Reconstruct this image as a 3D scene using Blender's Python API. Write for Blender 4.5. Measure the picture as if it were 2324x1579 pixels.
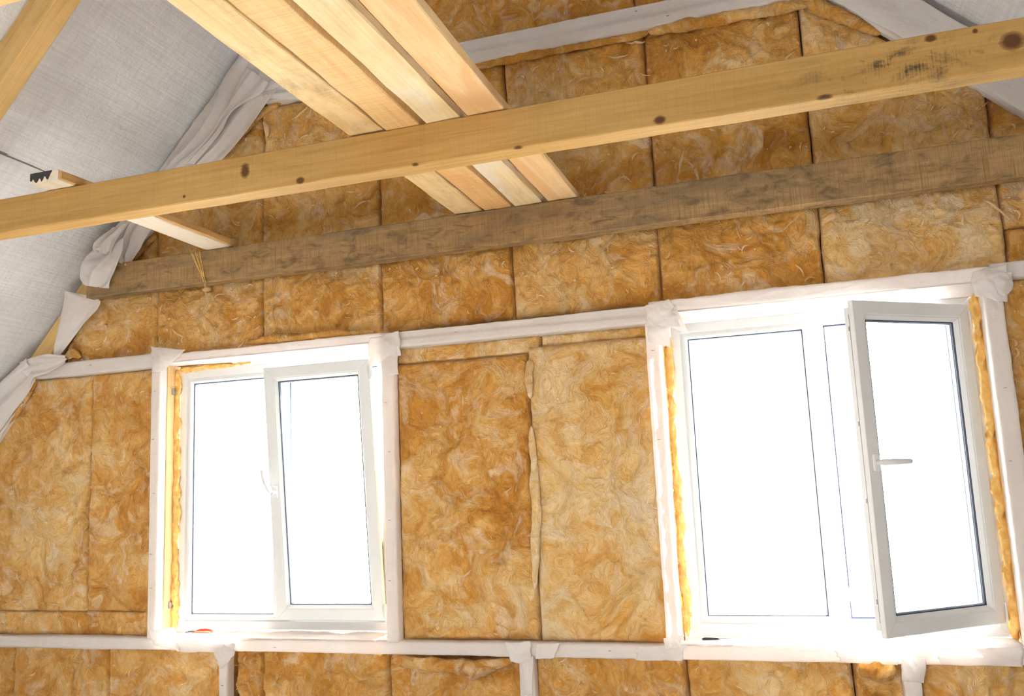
import bpy, bmesh, math, random
import numpy as np
from mathutils import Vector, Matrix

for o in list(bpy.data.objects):
    bpy.data.objects.remove(o, do_unlink=True)
scene = bpy.context.scene
C = scene.collection
random.seed(7)

# ------------------------------------------------------------------ camera
FPX, IW, IH = 1999.5, 2324.0, 1579.0
EYE = 1.62
CR = np.array([0.9498099, 0.30988993, -0.04277132])
CU = np.array([0.08743448, -0.13170037, 0.98742606])
CF = np.array([-0.3003604, 0.94160673, 0.15218538])
cam_d = bpy.data.cameras.new('camera')
cam_d.sensor_width = 36.0
cam_d.lens = FPX / IW * 36.0
cam_d.clip_start = 0.02
cam = bpy.data.objects.new('camera', cam_d)
C.objects.link(cam)
cam.matrix_world = Matrix(((CR[0], CU[0], -CF[0], 0), (CR[1], CU[1], -CF[1], 0), (CR[2], CU[2], -CF[2], EYE), (0, 0, 0, 1)))
scene.camera = cam

# ------------------------------------------------------------------ world, sun, exposure
world = bpy.data.worlds.new('overcast_white_sky')
scene.world = world
world.use_nodes = True
bg = world.node_tree.nodes['Background']
bg.inputs[0].default_value = (1.0, 0.985, 0.96, 1)
bg.inputs[1].default_value = 13.0

sun_d = bpy.data.lights.new('sun', 'SUN')
sun_d.energy = 140.0
sun_d.angle = math.radians(1.0)
sun_d.color = (1.0, 0.97, 0.92)
sun = bpy.data.objects.new('sun', sun_d)
C.objects.link(sun)
sun_dir = Vector((-0.25, -1.0, -0.70))
sun.rotation_euler = sun_dir.to_track_quat('-Z', 'Y').to_euler()
sun.location = (3, 9, 9)

def portal(name, loc, sx, sz, facing):
    d = bpy.data.lights.new(name, 'AREA')
    d.shape = 'RECTANGLE'
    d.size, d.size_y = sx, sz
    d.cycles.is_portal = True
    o = bpy.data.objects.new(name, d)
    C.objects.link(o)
    o.location = loc
    o.rotation_euler = Vector((0, facing, 0)).to_track_quat('-Z', 'Z').to_euler()
    return o
portal('daylight_portal', (-2.63, 4.24, 1.62), 1.30, 1.44, -1)
portal('daylight_portal', (0.11, 4.24, 1.62), 1.30, 1.44, -1)
portal('daylight_portal', (-1.2, -2.55, 1.65), 1.9, 1.3, 1)  # portal of the unseen rear opening, added as fill light

scene.view_settings.view_transform = 'Standard'
scene.view_settings.look = 'None'
scene.view_settings.gamma = 1.0
scene.view_settings.use_curve_mapping = False
scene.view_settings.exposure = 0.22

# ------------------------------------------------------------------ helpers
def ray(px, py):
    return CR * ((px - IW / 2) / FPX) - CU * ((py - IH / 2) / FPX) + CF
def P(px, py, Y):
    d = ray(px, py)
    v = d * (Y / d[1])
    return np.array([v[0], v[1], v[2] + EYE])

_rng = np.random.RandomState(11)
_perm = np.concatenate([_rng.permutation(256)] * 3)
_grad = _rng.uniform(-1, 1, 256)
def vnoise(x, y, seed=0):
    x = np.asarray(x, float) + seed * 17.31
    y = np.asarray(y, float) + seed * 9.77
    xi = np.floor(x).astype(int); yi = np.floor(y).astype(int)
    xf = x - xi; yf = y - yi
    u = xf * xf * xf * (xf * (xf * 6 - 15) + 10); v = yf * yf * yf * (yf * (yf * 6 - 15) + 10)
    def h(a, b): return _grad[_perm[(_perm[a & 255] + b) & 255]]
    n0 = h(xi, yi) * (1 - u) + h(xi + 1, yi) * u
    n1 = h(xi, yi + 1) * (1 - u) + h(xi + 1, yi + 1) * u
    return n0 * (1 - v) + n1 * v
def fbm(x, y, seed=0, octv=4):
    s = 0; a = 1.0; t = 0
    for i in range(octv):
        s = s + a * vnoise(x * 2 ** i, y * 2 ** i, seed + i * 3); t += a; a *= 0.5
    return s / t
def ridged(x, y, seed=0, octv=3):
    s = 0; a = 1.0; t = 0
    for i in range(octv):
        s = s + a * (1 - np.abs(vnoise(x * 2 ** i, y * 2 ** i, seed + i * 5)) * 2); t += a; a *= 0.5
    return s / t

def link(name, me, mat=None, parent=None, smooth=False):
    o = bpy.data.objects.new(name, me)
    C.objects.link(o)
    if mat is not None:
        me.materials.append(mat)
    if smooth:
        me.polygons.foreach_set('use_smooth', [True] * len(me.polygons))
    if parent is not None:
        o.parent = parent
    return o
def mesh(name, V, F, mat=None, parent=None, smooth=False):
    me = bpy.data.meshes.new(name)
    me.from_pydata([tuple(map(float, v)) for v in V], [], [tuple(map(int, f)) for f in F])
    me.update()
    return link(name, me, mat, parent, smooth)
def tag(o, label, cat=None, group=None, kind=None):
    if label: o['label'] = label
    if cat: o['category'] = cat
    if group: o['group'] = group
    if kind: o['kind'] = kind
    return o
def empty(name, loc):
    o = bpy.data.objects.new(name, None)
    C.objects.link(o)
    o.location = loc
    o.empty_display_size = 0.05
    return o
def grid_faces(nu, nv, off=0, wrap=False):
    F = []
    for j in range(nv - 1):
        for i in range(nu - 1):
            a = off + j * nu + i
            F.append((a, a + 1, a + nu + 1, a + nu))
    return F
class MB:
    def __init__(s): s.V = []; s.F = []
    def add(s, V, F):
        n = len(s.V); s.V += [tuple(v) for v in V]; s.F += [tuple(i + n for i in f) for f in F]
    def box(s, a, b, ch=0.0):
        (x0, y0, z0), (x1, y1, z1) = a, b
        if ch <= 0:
            s.add([(x0, y0, z0), (x1, y0, z0), (x1, y1, z0), (x0, y1, z0), (x0, y0, z1), (x1, y0, z1), (x1, y1, z1), (x0, y1, z1)],
                  [(0, 3, 2, 1), (4, 5, 6, 7), (0, 1, 5, 4), (1, 2, 6, 5), (2, 3, 7, 6), (3, 0, 4, 7)])
            return
        bm = bmesh.new()
        bmesh.ops.create_cube(bm, size=1)
        for v in bm.verts:
            v.co = Vector(((x0 + x1) / 2 + v.co.x * (x1 - x0), (y0 + y1) / 2 + v.co.y * (y1 - y0), (z0 + z1) / 2 + v.co.z * (z1 - z0)))
        bmesh.ops.bevel(bm, geom=list(bm.edges), offset=ch, segments=2, affect='EDGES', profile=0.5)
        bm.verts.index_update()
        s.add([tuple(v.co) for v in bm.verts], [[v.index for v in f.verts] for f in bm.faces])
        bm.free()
    def tube(s, pts, rad, n=8, caps=True):
        pts = [Vector(p) for p in pts]
        m = len(pts)
        rad = rad if hasattr(rad, '__len__') else [rad] * m
        V = []; F = []
        t0 = (pts[1] - pts[0]).normalized()
        ref = Vector((0, 0, 1)) if abs(t0.z) < 0.9 else Vector((1, 0, 0))
        nrm = t0.cross(ref).normalized()
        for i in range(m):
            t = (pts[min(i + 1, m - 1)] - pts[max(i - 1, 0)]).normalized()
            nrm = (nrm - t * nrm.dot(t)).normalized()
            bn = t.cross(nrm)
            for k in range(n):
                a = 2 * math.pi * k / n
                V.append(tuple(pts[i] + (nrm * math.cos(a) + bn * math.sin(a)) * rad[i]))
        for i in range(m - 1):
            for k in range(n):
                F.append((i * n + k, i * n + (k + 1) % n, (i + 1) * n + (k + 1) % n, (i + 1) * n + k))
        if caps:
            F.append(tuple(range(n))[::-1]); F.append(tuple((m - 1) * n + k for k in range(n)))
        s.add(V, F)
    def build(s, name, mat, parent=None, smooth=False):
        return mesh(name, s.V, s.F, mat, parent, smooth)

# ------------------------------------------------------------------ materials
def newmat(name):
    m = bpy.data.materials.new(name); m.use_nodes = True
    nt = m.node_tree
    for n in list(nt.nodes): nt.nodes.remove(n)
    out = nt.nodes.new('ShaderNodeOutputMaterial')
    return m, nt, out
def N(nt, typ, **kw):
    n = nt.nodes.new(typ)
    for k, v in kw.items():
        if k.startswith('i_'):
            n.inputs[k[2:].replace('_', ' ')].default_value = v
        else:
            setattr(n, k, v)
    return n
def ramp(nt, stops, src):
    r = nt.nodes.new('ShaderNodeValToRGB')
    e = r.color_ramp.elements
    while len(e) > 1: e.remove(e[-1])
    e[0].position, e[0].color = stops[0][0], (*stops[0][1], 1)
    for p, c in stops[1:]:
        x = e.new(p); x.color = (*c, 1)
    nt.links.new(src, r.inputs[0])
    return r
def noise(nt, vec, scale, detail=4, rough=0.55, dist=0.0):
    n = N(nt, 'ShaderNodeTexNoise')
    n.inputs['Scale'].default_value = scale; n.inputs['Detail'].default_value = detail
    n.inputs['Roughness'].default_value = rough; n.inputs['Distortion'].default_value = dist
    nt.links.new(vec, n.inputs['Vector'])
    return n
def mapping(nt, vec, scale=(1, 1, 1), loc=(0, 0, 0)):
    n = N(nt, 'ShaderNodeMapping')
    n.inputs['Scale'].default_value = scale; n.inputs['Location'].default_value = loc
    nt.links.new(vec, n.inputs['Vector'])
    return n.outputs[0]
def mix(nt, fac, a, b, mode='MIX'):
    n = nt.nodes.new('ShaderNodeMix'); n.data_type = 'RGBA'; n.blend_type = mode; n.clamp_factor = True
    for sock, v in ((n.inputs[0], fac), (n.inputs[6], a), (n.inputs[7], b)):
        if isinstance(v, (int, float)): sock.default_value = v
        elif isinstance(v, tuple): sock.default_value = (*v, 1) if len(v) == 3 else v
        else: nt.links.new(v, sock)
    return n.outputs[2]
def mathn(nt, op, a, b=0.0, clamp=False):
    n = nt.nodes.new('ShaderNodeMath'); n.operation = op; n.use_clamp = clamp
    for s, v in ((n.inputs[0], a), (n.inputs[1], b)):
        if isinstance(v, (int, float)): s.default_value = v
        else: nt.links.new(v, s)
    return n.outputs[0]
def bump(nt, h, strength, dist, nrm=None):
    b = N(nt, 'ShaderNodeBump'); b.inputs['Strength'].default_value = strength; b.inputs['Distance'].default_value = dist
    nt.links.new(h, b.inputs['Height'])
    if nrm is not None: nt.links.new(nrm, b.inputs['Normal'])
    return b.outputs[0]
def seeded_coord(nt, amount=37.0):
    tc = N(nt, 'ShaderNodeTexCoord'); oi = N(nt, 'ShaderNodeObjectInfo')
    va = nt.nodes.new('ShaderNodeVectorMath'); va.operation = 'ADD'
    nt.links.new(tc.outputs['Object'], va.inputs[0])
    mu = mathn(nt, 'MULTIPLY', oi.outputs['Random'], amount)
    nt.links.new(mu, va.inputs[1])
    return va.outputs[0], tc.outputs['Object'], oi

def make_wool():
    m, nt, out = newmat('mineral_wool')
    v, _, oi = seeded_coord(nt)
    warp = noise(nt, v, 4.0, 3, 0.5, 0.4)
    vw = nt.nodes.new('ShaderNodeVectorMath'); vw.operation = 'MULTIPLY_ADD'
    nt.links.new(warp.outputs['Color'], vw.inputs[0]); vw.inputs[1].default_value = (0.35, 0.35, 0.35); nt.links.new(v, vw.inputs[2])
    big = noise(nt, vw.outputs[0], 2.6, 3, 0.5, 0.3)
    swirl = noise(nt, vw.outputs[0], 7.0, 6, 0.58, 0.9)
    fine = noise(nt, mapping(nt, vw.outputs[0], (1.0, 1.0, 0.45)), 38.0, 5, 0.65, 1.6)
    wisp = noise(nt, mapping(nt, vw.outputs[0], (1, 1, 1), (5, 2, 8)), 6.0, 6, 0.60, 1.3)
    curl = noise(nt, mapping(nt, vw.outputs[0], (1, 1, 1), (1, 9, 3)), 9.0, 4, 0.5, 1.6)
    sep = N(nt, 'ShaderNodeSeparateColor'); nt.links.new(oi.outputs['Color'], sep.inputs[0])
    pale = sep.outputs[0]
    a = mathn(nt, 'MULTIPLY', big.outputs[0], 0.34)
    b = mathn(nt, 'MULTIPLY', swirl.outputs[0], 0.42)
    c = mathn(nt, 'MULTIPLY', fine.outputs[0], 0.24)
    s = mathn(nt, 'ADD', mathn(nt, 'ADD', a, b), c)
    s = mathn(nt, 'ADD', s, mathn(nt, 'MULTIPLY', mathn(nt, 'SUBTRACT', pale, 0.5), 0.30))
    col = ramp(nt, [(0.36, (0.43, 0.165, 0.018)), (0.44, (0.58, 0.268, 0.045)), (0.505, (0.68, 0.37, 0.10)), (0.57, (0.75, 0.485, 0.195)), (0.66, (0.81, 0.62, 0.37))], s)
    w = ramp(nt, [(0.53, (0, 0, 0)), (0.68, (1, 1, 1))], wisp.outputs[0])
    col2 = mix(nt, mathn(nt, 'MULTIPLY', w.outputs[0], 0.52), col.outputs[0], (0.84, 0.70, 0.50))
    cr = ramp(nt, [(0.0, (1, 1, 1)), (0.025, (0, 0, 0))], mathn(nt, 'ABSOLUTE', mathn(nt, 'SUBTRACT', curl.outputs[0], 0.42)))
    col2 = mix(nt, mathn(nt, 'MULTIPLY', cr.outputs[0], 0.22), col2, (0.40, 0.15, 0.02))
    bs = N(nt, 'ShaderNodeBsdfPrincipled'); bs.inputs['Roughness'].default_value = 0.85
    bs.inputs['Specular IOR Level'].default_value = 0.15
    bs.inputs['Sheen Weight'].default_value = 0.15
    nt.links.new(col2, bs.inputs['Base Color'])
    n1 = bump(nt, swirl.outputs[0], 0.75, 0.045)
    hair = noise(nt, mapping(nt, vw.outputs[0], (1.0, 1.0, 0.35)), 120.0, 3, 0.6, 2.5)
    n2 = bump(nt, hair.outputs[0], 0.35, 0.004, bump(nt, fine.outputs[0], 0.75, 0.014, n1))
    nt.links.new(n2, bs.inputs['Normal'])
    nt.links.new(bs.outputs[0], out.inputs[0])
    return m
WOOL = make_wool()

def make_fiber():
    m, nt, out = newmat('loose_wool_fiber')
    v, _, oi = seeded_coord(nt)
    n = noise(nt, v, 9, 3)
    col = ramp(nt, [(0.35, (0.76, 0.50, 0.20)), (0.65, (0.90, 0.74, 0.48))], n.outputs[0])
    d = N(nt, 'ShaderNodeBsdfDiffuse'); t = N(nt, 'ShaderNodeBsdfTranslucent')
    nt.links.new(col.outputs[0], d.inputs[0]); nt.links.new(col.outputs[0], t.inputs[0])
    ms = N(nt, 'ShaderNodeMixShader'); ms.inputs[0].default_value = 0.45
    nt.links.new(d.outputs[0], ms.inputs[1]); nt.links.new(t.outputs[0], ms.inputs[2]); nt.links.new(ms.outputs[0], out.inputs[0])
    return m
FIBER = make_fiber()

def make_film(name='nonwoven_film', transp=0.06, tint=(0.92, 0.875, 0.845)):
    m, nt, out = newmat(name)
    v, _, oi = seeded_coord(nt)
    big = noise(nt, v, 6, 4, 0.55, 0.5); fine = noise(nt, v, 260, 2); mid = noise(nt, v, 28, 4, 0.6, 0.8)
    col = mix(nt, ramp(nt, [(0.35, (0, 0, 0)), (0.7, (1, 1, 1))], big.outputs[0]).outputs[0], tint, (0.88, 0.81, 0.77))
    d = N(nt, 'ShaderNodeBsdfPrincipled'); d.inputs['Roughness'].default_value = 0.55; d.inputs['Specular IOR Level'].default_value = 0.25
    t = N(nt, 'ShaderNodeBsdfTranslucent'); tr = N(nt, 'ShaderNodeBsdfTransparent')
    nt.links.new(col, d.inputs['Base Color']); nt.links.new(col, t.inputs[0])
    nb = bump(nt, fine.outputs[0], 0.25, 0.002, bump(nt, mid.outputs[0], 0.35, 0.01))
    nt.links.new(nb, d.inputs['Normal']); nt.links.new(nb, t.inputs['Normal'])
    a = N(nt, 'ShaderNodeMixShader'); a.inputs[0].default_value = 0.28
    nt.links.new(d.outputs[0], a.inputs[1]); nt.links.new(t.outputs[0], a.inputs[2])
    b = N(nt, 'ShaderNodeMixShader'); b.inputs[0].default_value = transp
    nt.links.new(a.outputs[0], b.inputs[1]); nt.links.new(tr.outputs[0], b.inputs[2])
    nt.links.new(b.outputs[0], out.inputs[0])
    return m
FILM = make_film('nonwoven_film', 0.0)
FLAP = make_film('loose_film', 0.16, (0.93, 0.905, 0.885))

def make_membrane():
    m, nt, out = newmat('woven_membrane')
    v, o, oi = seeded_coord(nt, 3.0)
    big = noise(nt, v, 3, 4, 0.55, 0.3)
    lin = noise(nt, mapping(nt, o, (45, 1.1, 45)), 2.0, 4, 0.65)      # stripes running along the length of the roll (Y)
    lin2 = noise(nt, mapping(nt, o, (2.0, 26, 2.0)), 2.0, 4, 0.65)
    crink = noise(nt, v, 22, 6, 0.62, 0.6)
    w1 = N(nt, 'ShaderNodeTexWave'); w1.bands_direction = 'Y'; w1.inputs['Scale'].default_value = 26; w1.inputs['Distortion'].default_value = 0.5
    nt.links.new(o, w1.inputs[0])
    w2 = N(nt, 'ShaderNodeTexWave'); w2.bands_direction = 'X'; w2.inputs['Scale'].default_value = 26; w2.inputs['Distortion'].default_value = 0.5
    nt.links.new(o, w2.inputs[0])
    base = ramp(nt, [(0.3, (0.76, 0.765, 0.79)), (0.7, (0.86, 0.865, 0.88))], big.outputs[0])
    st = ramp(nt, [(0.36, (0.90, 0.895, 0.90)), (0.60, (1, 1, 1))], lin.outputs[0])
    st2 = ramp(nt, [(0.36, (0.93, 0.93, 0.935)), (0.58, (1, 1, 1))], lin2.outputs[0])
    col = mix(nt, 1.0, mix(nt, 1.0, base.outputs[0], st.outputs[0], 'MULTIPLY'), st2.outputs[0], 'MULTIPLY')
    h = mathn(nt, 'ADD', mathn(nt, 'MULTIPLY', w1.outputs[1], 0.5), mathn(nt, 'MULTIPLY', w2.outputs[1], 0.5))
    n1 = bump(nt, crink.outputs[0], 0.38, 0.02)
    n2 = bump(nt, h, 0.22, 0.003, n1)
    bs = N(nt, 'ShaderNodeBsdfPrincipled'); bs.inputs['Roughness'].default_value = 0.38; bs.inputs['Specular IOR Level'].default_value = 0.45
    nt.links.new(col, bs.inputs['Base Color']); nt.links.new(n2, bs.inputs['Normal'])
    nt.links.new(bs.outputs[0], out.inputs[0])
    return m
MEMB = make_membrane()

def make_wood(name, pale, mid, dark, axis='X', knots=(), mould=0.0, mould_scale=4.0, saw=0.25, mould_zone=None, blotch=None, rough=0.7, face_shift=None):
    """axis = length axis in object space; knots = [(x,y,z,rx,rother)] in object space."""
    m, nt, out = newmat(name)
    v, o, oi = seeded_coord(nt, 11.0 if not knots else 0.0)
    ax = 'XYZ'.index(axis)
    sc = [1, 1, 1]; sc[ax] = 0.045
    grain = noise(nt, mapping(nt, v, tuple(s * 60 for s in sc)), 1.0, 6, 0.6, 0.7)
    sc2 = [1, 1, 1]; sc2[ax] = 0.16
    broad = noise(nt, mapping(nt, v, tuple(s * 7 for s in sc2)), 1.0, 4, 0.55, 0.9)
    sm = [6, 6, 6]; sm[ax] = 230
    sawn = noise(nt, mapping(nt, v, tuple(sm)), 1.0, 3, 0.6, 0.3)
    col = ramp(nt, [(0.30, dark), (0.48, mid), (0.70, pale)], mathn(nt, 'ADD', mathn(nt, 'MULTIPLY', grain.outputs[0], 0.55), mathn(nt, 'MULTIPLY', broad.outputs[0], 0.45)))
    c = col.outputs[0]
    sw = ramp(nt, [(0.35, (0.62, 0.58, 0.52)), (0.55, (1, 1, 1))], sawn.outputs[0])
    c = mix(nt, saw, c, mix(nt, 1.0, c, sw.outputs[0], 'MULTIPLY'))
    if blotch:
        bz = noise(nt, mapping(nt, v, tuple(s * 5 for s in sc2), (3, 7, 1)), 1.0, 5, 0.6, 1.2)
        bf = ramp(nt, [(0.50, (0, 0, 0)), (0.62, (1, 1, 1))], bz.outputs[0])
        c = mix(nt, mathn(nt, 'MULTIPLY', bf.outputs[0], blotch[1]), c, blotch[0])
    if mould > 0:
        mn = noise(nt, mapping(nt, v, tuple((1 if i != ax else 0.5) * mould_scale * 4 for i in range(3))), 1.0, 9, 0.72, 0.6)
        mf = ramp(nt, [(0.50, (0, 0, 0)), (0.64, (1, 1, 1))], mathn(nt, 'ADD', mathn(nt, 'MULTIPLY', mn.outputs[0], 0.75), mathn(nt, 'MULTIPLY', sawn.outputs[0], 0.25)))
        f = mathn(nt, 'MULTIPLY', mf.outputs[0], mould)
        if mould_zone:
            dv = nt.nodes.new('ShaderNodeVectorMath'); dv.operation = 'SUBTRACT'
            nt.links.new(o, dv.inputs[0]); dv.inputs[1].default_value = mould_zone[0]
            ds = nt.nodes.new('ShaderNodeVectorMath'); ds.operation = 'DIVIDE'
            nt.links.new(dv.outputs[0], ds.inputs[0]); ds.inputs[1].default_value = mould_zone[1]
            ln = nt.nodes.new('ShaderNodeVectorMath'); ln.operation = 'LENGTH'; nt.links.new(ds.outputs[0], ln.inputs[0])
            f = mathn(nt, 'MULTIPLY', f, mathn(nt, 'SUBTRACT', 1.0, ln.outputs['Value'], True))
            f = mathn(nt, 'MULTIPLY', f, 2.2, True)
        c = mix(nt, f, c, (0.06, 0.045, 0.03))
    for kx, ky, kz, rl, rr in knots:
        dv = nt.nodes.new('ShaderNodeVectorMath'); dv.operation = 'SUBTRACT'
        nt.links.new(o, dv.inputs[0]); dv.inputs[1].default_value = (kx, ky, kz)
        ds = nt.nodes.new('ShaderNodeVectorMath'); ds.operation = 'DIVIDE'
        sz = [rr, rr, rr]; sz[ax] = rl
        nt.links.new(dv.outputs[0], ds.inputs[0]); ds.inputs[1].default_value = tuple(sz)
        ln = nt.nodes.new('ShaderNodeVectorMath'); ln.operation = 'LENGTH'; nt.links.new(ds.outputs[0], ln.inputs[0])
        jit = mathn(nt, 'ADD', ln.outputs['Value'], mathn(nt, 'MULTIPLY', mathn(nt, 'SUBTRACT', grain.outputs[0], 0.5), 0.9))
        kf = ramp(nt, [(0.55, (1, 1, 1)), (0.95, (0.35, 0.35, 0.35)), (1.0, (0, 0, 0))], mathn(nt, 'MULTIPLY', jit, 0.6))
        c = mix(nt, kf.outputs[0], c, (0.11, 0.045, 0.014))
    bs = N(nt, 'ShaderNodeBsdfPrincipled'); bs.inputs['Roughness'].default_value = rough; bs.inputs['Specular IOR Level'].default_value = 0.25
    nt.links.new(c, bs.inputs['Base Color'])
    nt.links.new(bump(nt, sawn.outputs[0], 0.25, 0.003, bump(nt, grain.outputs[0], 0.3, 0.004)), bs.inputs['Normal'])
    nt.links.new(bs.outputs[0], out.inputs[0])
    return m

def plain(name, col, rough=0.5, spec=0.4, metal=0.0, nscale=30, var=0.06, bstr=0.05):
    m, nt, out = newmat(name)
    v, _, oi = seeded_coord(nt)
    n = noise(nt, v, nscale, 4)
    lo = tuple(c * (1 - var) for c in col); hi = tuple(min(1, c * (1 + var)) for c in col)
    r = ramp(nt, [(0.3, lo), (0.7, hi)], n.outputs[0])
    bs = N(nt, 'ShaderNodeBsdfPrincipled'); bs.inputs['Roughness'].default_value = rough
    bs.inputs['Specular IOR Level'].default_value = spec; bs.inputs['Metallic'].default_value = metal
    nt.links.new(r.outputs[0], bs.inputs['Base Color'])
    nt.links.new(bump(nt, n.outputs[0], bstr, 0.003), bs.inputs['Normal'])
    nt.links.new(bs.outputs[0], out.inputs[0])
    return m
PVC = plain('white_pvc', (0.80, 0.815, 0.82), 0.32, 0.45, 0, 12, 0.02, 0.02)
GASKET = plain('dark_gasket', (0.03, 0.04, 0.075), 0.5, 0.3)
SPACER = plain('aluminium_spacer', (0.55, 0.60, 0.68), 0.35, 0.5, 0.7)
STEEL = plain('steel', (0.35, 0.35, 0.35), 0.4, 0.5, 0.8)
STAPLE = plain('staple_steel', (0.16, 0.14, 0.13), 0.5, 0.4, 0.3)
RED = plain('red_plastic', (0.75, 0.05, 0.02), 0.4, 0.4)
BLACK = plain('black_plastic', (0.03, 0.03, 0.035), 0.45, 0.4)
FLOORM = plain('dusty_cement_board_floor', (0.40, 0.395, 0.385), 0.7, 0.2, 0, 60, 0.2, 0.1)
DECK = make_wood('roof_deck_wood', (0.62, 0.45, 0.25), (0.50, 0.33, 0.16), (0.36, 0.22, 0.10), 'Y')
SHEATH = make_wood('sheathing_wood', (0.42, 0.27, 0.12), (0.33, 0.20, 0.08), (0.22, 0.12, 0.05), 'X')
TAR = plain('black_tar', (0.012, 0.009, 0.008), 0.35, 0.5, 0, 20, 0.3)

def make_foam():
    m, nt, out = newmat('expanding_foam')
    v, _, oi = seeded_coord(nt)
    n = noise(nt, v, 30, 5, 0.6, 0.5)
    r = ramp(nt, [(0.3, (0.72, 0.36, 0.07)), (0.55, (0.86, 0.53, 0.15)), (0.75, (0.90, 0.68, 0.32))], n.outputs[0])
    bs = N(nt, 'ShaderNodeBsdfPrincipled'); bs.inputs['Roughness'].default_value = 0.6
    bs.inputs['Subsurface Weight'].default_value = 0.0
    nt.links.new(r.outputs[0], bs.inputs['Base Color'])
    nt.links.new(bump(nt, n.outputs[0], 0.4, 0.006), bs.inputs['Normal'])
    nt.links.new(bs.outputs[0], out.inputs[0])
    return m
FOAM = make_foam()

def make_glass():
    m, nt, out = newmat('window_glass')
    tr = N(nt, 'ShaderNodeBsdfTransparent'); tr.inputs[0].default_value = (0.97, 0.985, 0.98, 1)
    gl = N(nt, 'ShaderNodeBsdfGlossy'); gl.inputs['Roughness'].default_value = 0.01
    v, _, oi = seeded_coord(nt)
    n = noise(nt, v, 4, 2)
    fr = N(nt, 'ShaderNodeFresnel'); fr.inputs[0].default_value = 1.35
    nt.links.new(bump(nt, n.outputs[0], 0.01, 0.002), fr.inputs['Normal'])
    ms = N(nt, 'ShaderNodeMixShader')
    nt.links.new(fr.outputs[0], ms.inputs[0]); nt.links.new(tr.outputs[0], ms.inputs[1]); nt.links.new(gl.outputs[0], ms.inputs[2])
    nt.links.new(ms.outputs[0], out.inputs[0])
    return m
GLASS = make_glass()

# ------------------------------------------------------------------ roof geometry constants
def zl(x): return 7.283 + 1.13 * x            # left membrane plane
def zr(x): return 4.265 - 0.95 * x            # right membrane plane
APX = (4.265 - 7.283) / (1.13 + 0.95); APZ = zl(APX)
YW = 4.0                                       # insulation face
YB = -2.6                                      # back gable
KL, KR = -5.4, 3.6                             # knee walls

# ------------------------------------------------------------------ setting
m = MB(); m.box((KL - 0.2, YB - 0.2, -0.12), (KR + 0.2, 4.3, 0.0))
tag(m.build('floor', FLOORM), 'pale dusty attic floor', kind='structure')

def gable(name, y0, y1, holes, mat, label):
    # gable sheet cut into boards around rectangular holes
    xs = sorted({KL, KR, *[h[0] for h in holes], *[h[1] for h in holes]})
    zlo = min(h[2] for h in holes); zhi = max(h[3] for h in holes)
    m = MB()
    m.box((KL, y0, 0), (KR, y1, zlo))
    for a, b in zip(xs[:-1], xs[1:]):
        if not any(h[0] <= a + 1e-6 and b <= h[1] + 1e-6 for h in holes):
            m.box((a, y0, zlo), (b, y1, zhi))
    top = [(KL, zhi), (KR, zhi), (KR, zr(KR)), (APX, APZ), (KL, zl(KL))]
    if zl(KL) < zhi: top = [(KL, zhi), (KR, zhi), (KR, max(zhi + .01, zr(KR))), (APX, APZ), ((zhi - 7.283) / 1.13, zhi)][:4]
    n = len(top)
    V = [(x, y0, z) for x, z in top] + [(x, y1, z) for x, z in top]
    F = [tuple(range(n)), tuple(range(2 * n - 1, n - 1, -1))] + [(i, n + i, n + (i + 1) % n, (i + 1) % n) for i in range(n)]
    m.add(V, F)
    return tag(m.build(name, mat), label, kind='structure')
OP1 = (-3.285, -1.94, 0.90, 2.352)
OP2 = (-0.56, 0.768, 0.90, 2.352)
gable('wall_gable', 4.13, 4.24, [OP1, OP2], SHEATH, 'boarded gable wall behind the insulation with two window openings')
gable('wall_back', YB - 0.12, YB, [(-2.15, -0.25, 1.0, 2.3)], SHEATH, 'boarded gable wall at the other end of the attic')  # unseen wall; its opening is added and sized to fill-light the insulated gable
for nm, x0, x1, h in (('wall_left', KL - 0.1, KL, zl(KL)), ('wall_right', KR, KR + 0.1, zr(KR))):
    m = MB(); m.box((x0, YB, 0), (x1, 4.13, h)); tag(m.build(nm, SHEATH), 'low boarded knee wall under the roof slope', kind='structure')
def slope_slab(name, x0, x1, fz, off, th, label):
    V = []
    for y in (YB - 0.12, 4.24):
        for x, dz in ((x0, off), (x1, off), (x1, off + th), (x0, off + th)):
            V.append((x, y, fz(x) + dz))
    F = [(0, 1, 2, 3), (7, 6, 5, 4), (0, 4, 5, 1), (1, 5, 6, 2), (2, 6, 7, 3), (3, 7, 4, 0)]
    tag(mesh(name, V, F, DECK), label, kind='structure')
slope_slab('ceiling_left', KL - 0.1, APX, zl, 0.10, 0.10, 'boarded roof deck above the left membrane')
slope_slab('ceiling_right', APX, KR + 0.1, zr, 0.10, 0.10, 'boarded roof deck above the right membrane')

# ---- roof membranes (grids with sag and creases)
def membrane(name, x0, x1, y0, y1, fz, off, seed, label, droop_edge=None):
    nu = int(abs(x1 - x0) / 0.03) + 2; nv = int((y1 - y0) / 0.035) + 2
    u, v = np.meshgrid(np.linspace(0, 1, nu), np.linspace(0, 1, nv))
    x = x0 + (x1 - x0) * u; y = y0 + (y1 - y0) * v
    z = fz(x) + off + 0.016 * fbm(x * 2.2, y * 1.6, seed, 3) + 0.0035 * fbm(x * 14, y * 9, seed + 5, 3)
    # gather at the gable end
    z = z - 0.03 * np.exp(-((y1 - y) / 0.10) ** 2) * (0.5 + fbm(x * 5, y * 2, seed + 2, 2))
    if droop_edge == 'lo':
        z = z - 0.022 * np.exp(-(u * abs(x1 - x0) / 0.05) ** 2) * (1 + 0.6 * fbm(y * 4, x, seed + 9, 2))
    V = np.stack([x, y, z], -1).reshape(-1, 3)
    o = mesh(name, V, grid_faces(nu, nv), MEMB, None, True)
    tag(o, label, 'membrane', 'roof membrane sheets')
    return o
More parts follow.
